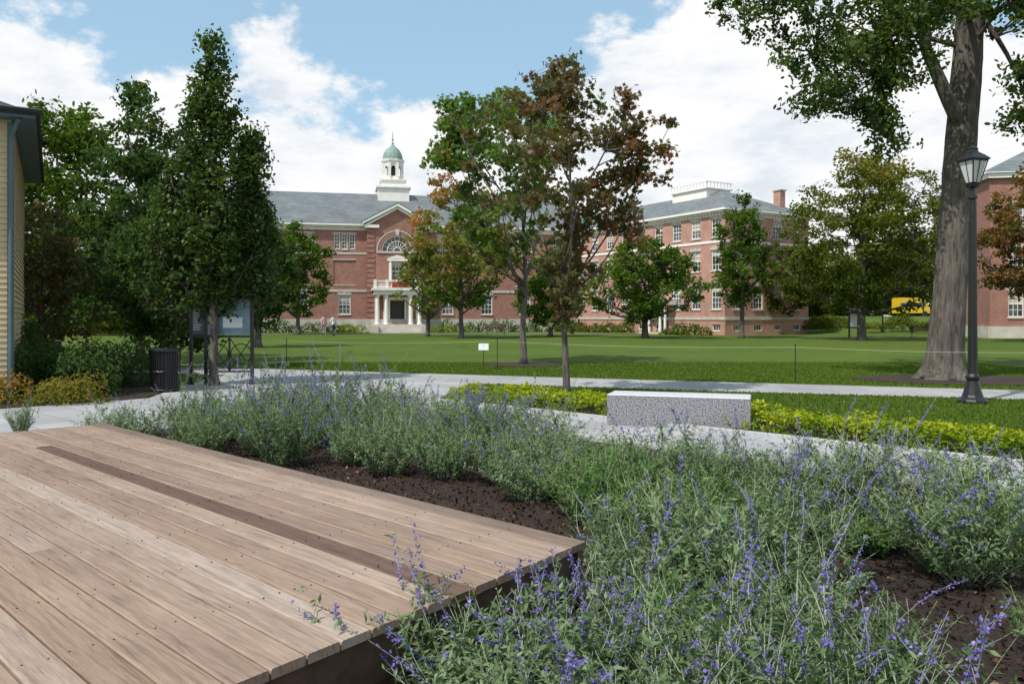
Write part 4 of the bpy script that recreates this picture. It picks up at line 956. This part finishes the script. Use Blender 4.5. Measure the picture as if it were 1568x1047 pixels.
# ------------------------------------------------------------------ russian sage
def sage_mesh(seed, H=.50, spread=.5, nst=50, bloom=.2, lm='sage', dens=28):
    g = np.random.default_rng(seed); C = []; S = []; V = []; Nm = []; Bm = []; FC = []; FS = []; FV = []; stv = []
    def stem(p0, d, L, lean, r0, leaves, flower, f0=.66):
        n = 10; pts = [p0]; d = d.copy(); wob = g.normal(size=3)*.05
        for i in range(n):
            d = d+np.array([wob[0], wob[1], lean/n])+g.normal(size=3)*.045; d = d/np.linalg.norm(d)
            pts.append(pts[-1]+d*L/n)
        pts = np.array(pts)
        for ax in (np.array([1., 0, 0]), np.array([0, 1., 0])):
            for i in range(n):
                w0 = r0*(1-.6*i/n); w1 = r0*(1-.6*(i+1)/n)
                stv.append([pts[i]-ax*w0, pts[i]+ax*w0, pts[i+1]+ax*w1, pts[i+1]-ax*w1])
        nl = int(leaves*L/.5)
        u = g.uniform(.08, .72 if flower else 1.0, nl)*n; k = np.minimum(u.astype(int), n-1); fr = (u-k)[:, None]
        c = pts[k]*(1-fr)+pts[k+1]*fr
        td = unit(pts[k+1]-pts[k]); rad = g.normal(size=(nl, 3)); rad = unit(rad-td*np.sum(rad*td, axis=1, keepdims=True))
        C.append(c); Bm.append(rad+td*.8); Nm.append(td+g.normal(size=(nl, 3))*.4-rad*.3)
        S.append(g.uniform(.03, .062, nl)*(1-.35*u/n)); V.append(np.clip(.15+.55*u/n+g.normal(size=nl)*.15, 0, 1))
        if flower:
            m_ = int(120*L*(1-f0)/.3*.5)+8
            u = g.uniform(f0, 1.0, m_); u = np.floor(u*30)/30+g.normal(size=m_)*.003; u = np.clip(u, 0, .999)*n; k = np.minimum(u.astype(int), n-1); fr = (u-k)[:, None]
            c = pts[k]*(1-fr)+pts[k+1]*fr+g.normal(size=(m_, 3))*.006
            FC.append(c); FS.append(g.uniform(.009, .016, m_)); FV.append(np.clip(.5+g.normal(size=m_)*.25, 0, 1))
        return pts
    for i in range(nst):
        a = g.uniform(0, 6.283); rr_ = g.uniform()**.6
        p0 = np.array([.12*rr_*math.cos(a), .12*rr_*math.sin(a), 0.0])
        out = spread*rr_*2.0
        d = np.array([out*math.cos(a), out*math.sin(a), 1.0]); d /= np.linalg.norm(d)
        L = H*g.uniform(.65, 1.25); fl = g.uniform() < bloom
        if fl: L *= 1.42
        pts = stem(p0, d, L, -.18 if g.uniform() < .4 else .3, .0028, dens, fl)
        for j in range(g.integers(3, 6)):
            k = g.integers(2, 8); a2 = g.uniform(0, 6.283)
            dd = np.array([math.cos(a2)*.7, math.sin(a2)*.7, .8]); stem(pts[k], dd/np.linalg.norm(dd), L*g.uniform(.22, .42), .3, .0018, dens*1.1, fl and g.uniform() < .3, .5)
    C = np.concatenate(C); S = np.concatenate(S); V = np.concatenate(V)
    parts = []
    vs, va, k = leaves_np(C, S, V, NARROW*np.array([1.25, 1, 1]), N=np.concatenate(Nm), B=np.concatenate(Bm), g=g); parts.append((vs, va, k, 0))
    sv = np.array(stv).reshape(-1, 3); parts.append((sv, np.full(len(sv), .5), 4, 1))
    if FC:
        FC = np.concatenate(FC); vs, va, k = leaves_np(FC, np.concatenate(FS), np.concatenate(FV), DIAM*np.array([1.5, 1, 1]), g=g); parts.append((vs, va, k, 2))
    return np_mesh('sage_plant_%d' % seed, parts, [M[lm], M['sagestem'], M['flower']])
SM = [sage_mesh(60, bloom=.10), sage_mesh(61, bloom=.18, H=.55), sage_mesh(62, bloom=.04), sage_mesh(63, bloom=.34, H=.5), sage_mesh(64, H=.40, bloom=.03, lm='lavender', nst=66, dens=34), sage_mesh(65, bloom=.14, H=.46)]
SB = empty('russian_sage_plants')
g = np.random.default_rng(70); pl = []
def tryp(s, t, dmin):
    p = s*E+t*Nn
    if p[1] < 1.9 or abs(p[0]) > .75*p[1]+1.2: return
    if any((p[0]-q[0])**2+(p[1]-q[1])**2 < dmin*dmin for q in pl): return
    pl.append((p[0], p[1], s, t))
HP = ((-.05, 3.0), (.35, 3.25), (.6, 2.75), (1.0, 3.1), (.15, 2.6), (.8, 3.75), (1.35, 3.95), (1.45, 3.4), (2.62, 3.7), (1.1, 4.5), (1.6, 4.6), (1.1, 2.5), (.72, 4.35), (.66, 4.95))
for q in HP:
    pl.append((q[0], q[1], q[0]*E[0]+q[1]*E[1], q[0]*Nn[0]+q[1]*Nn[1]))
for _ in range(9000):
    s = g.uniform(-10.7, 6); t = g.uniform(3.4, 7.45)
    lim = np.interp(s, [-11, -9.5, -8, -6.5, -5, -3.6, -2.9], [3.6, 3.85, 4.25, 4.85, 5.1, 4.85, 4.5])
    if s < -2.9 and t < lim: continue
    p = s*E+t*Nn
    if -2.9 <= s and p[1] < 4.8: continue
    if s > -1.6 and t < 5.3: continue
    if s > -.6 and t < 5.75: continue
    if .5 < p[0] < 1.9 and t > 6.75: continue
    tryp(s, t, .61)
nh = len(HP)
for i, (x, y, s, t) in enumerate(pl):
    k = int(g.choice(6, p=[.24, .19, .2, .11, .11, .15]))
    if i in (0, 1, 4, 11): k = 3
    if i == 3: k = 0
    if t < 5.8 and -4.6 < s < -1.6 and i >= nh: k = 4
    if i in (8, 5): k = 4
    sc = g.uniform(.85, 1.22); zs = 1.0+.22*np.clip((-s-5)/4, 0, 1)
    if i == 8: sc = .8
    if t > 6.6 and s > -8: zs *= .88
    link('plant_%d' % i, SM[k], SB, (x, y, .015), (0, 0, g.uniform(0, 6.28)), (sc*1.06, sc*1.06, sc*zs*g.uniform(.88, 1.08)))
for i, (x, y) in enumerate([(-8.6, 10.2), (-7.9, 10.4), (-7.3, 10.6), (-9.3, 10.1), (-6.6, 10.7), (-10, 10.4)]):
    link('verge_plant_%d' % i, SM[2], SB, (x, y, .01), (0, 0, i*1.3), (.5, .5, .85))

# ------------------------------------------------------------------ world, sun, camera
sd = Vector((-0.42, -0.40, 0.80)).normalized()
el = math.asin(sd.z); az = math.atan2(sd.x, sd.y)
W = bpy.data.worlds.new("World"); scene.world = W; W.use_nodes = True
nt = W.node_tree; nt.nodes.clear(); out = nt.nodes.new('ShaderNodeOutputWorld')
sky = nt.nodes.new('ShaderNodeTexSky'); sky.sky_type = 'NISHITA'; sky.sun_disc = False; sky.sun_elevation = el; sky.sun_rotation = az % (2*math.pi); sky.air_density = 1.0; sky.dust_density = 1.0
bg1 = nt.nodes.new('ShaderNodeBackground'); bg1.inputs[1].default_value = 0.15; nt.links.new(sky.outputs[0], bg1.inputs[0])
tc = nt.nodes.new('ShaderNodeTexCoord'); D = tc.outputs['Generated']
hz = nt.nodes.new('ShaderNodeBackground'); hz.inputs[0].default_value = (0.52, 0.82, 1.0, 1); hz.inputs[1].default_value = 1.0
mh = nt.nodes.new('ShaderNodeMixShader'); mh.inputs[0].default_value = .46; nt.links.new(bg1.outputs[0], mh.inputs[1]); nt.links.new(hz.outputs[0], mh.inputs[2])
mp = nt.nodes.new('ShaderNodeMapping'); mp.inputs['Scale'].default_value = (1, 1, 1.6); mp.inputs['Location'].default_value = (3.1, .7, .4); nt.links.new(D, mp.inputs[0])
n1 = nz(nt, mp.outputs[0], 5.5, 12, 0.6, 0.1)
sp_ = nt.nodes.new('ShaderNodeSeparateXYZ'); nt.links.new(D, sp_.inputs[0])
mr = nt.nodes.new('ShaderNodeMapRange'); mr.inputs[1].default_value = 0.12; mr.inputs[2].default_value = 0.34; mr.inputs[3].default_value = 0.30; mr.inputs[4].default_value = 0.0
nt.links.new(sp_.outputs[2], mr.inputs[0]); f = math_(nt, 'ADD', n1, mr.outputs[0])
def spot(dirv, rad, amp, f):
    vm = nt.nodes.new('ShaderNodeVectorMath'); vm.operation = 'DISTANCE'; nt.links.new(D, vm.inputs[0]); vm.inputs[1].default_value = dirv
    m_ = nt.nodes.new('ShaderNodeMapRange'); m_.interpolation_type = 'SMOOTHSTEP'; m_.inputs[1].default_value = 0; m_.inputs[2].default_value = rad; m_.inputs[3].default_value = amp; m_.inputs[4].default_value = 0
    nt.links.new(vm.outputs['Value'], m_.inputs[0]); return math_(nt, 'ADD', f, m_.outputs[0])
f = spot((0.29, 0.91, 0.28), .28, .22, f); f = spot((-0.10, .93, .36), .27, -.19, f); f = spot((-.48, .83, .27), .22, .04, f); f = spot((-.36, .87, .34), .14, -.08, f)
den = nt.nodes.new('ShaderNodeMapRange'); den.interpolation_type = 'SMOOTHSTEP'; den.inputs[1].default_value = .50; den.inputs[2].default_value = .60; nt.links.new(f, den.inputs[0])
mp2 = nt.nodes.new('ShaderNodeMapping'); mp2.inputs['Scale'].default_value = (1, 1, 2.6); mp2.inputs['Location'].default_value = (1, 5, .1); nt.links.new(D, mp2.inputs[0])
n2 = nz(nt, mp2.outputs[0], 7.5, 9, 0.62)
cc = ramp(nt, n2, [(0.34, (0.76, 0.82, 0.89)), (0.46, (0.92, 0.95, 0.98)), (0.55, (1.0, 1.0, 1.0))])
bg2 = nt.nodes.new('ShaderNodeBackground'); bg2.inputs[1].default_value = 1.0; nt.links.new(cc, bg2.inputs[0])
mx = nt.nodes.new('ShaderNodeMixShader'); nt.links.new(den.outputs[0], mx.inputs[0]); nt.links.new(mh.outputs[0], mx.inputs[1]); nt.links.new(bg2.outputs[0], mx.inputs[2]); nt.links.new(mx.outputs[0], out.inputs[0])

sl = bpy.data.lights.new('sun', 'SUN'); sl.energy = 4.3; sl.angle = R(0.55); sl.color = (1, .95, .87)
so = bpy.data.objects.new('sun', sl); COL.objects.link(so); so.rotation_euler = sd.to_track_quat('Z', 'Y').to_euler()
cam = bpy.data.cameras.new('camera'); cam.lens = 28.0; cam.sensor_width = 36; cam.shift_y = -38/1568; cam.clip_end = 3000
co = bpy.data.objects.new('camera', cam); COL.objects.link(co); co.location = (0, 0, 1.6); co.rotation_euler = (R(90), 0, 0)
scene.camera = co
scene.view_settings.view_transform = 'Standard'; scene.view_settings.look = 'None'; scene.view_settings.exposure = 0
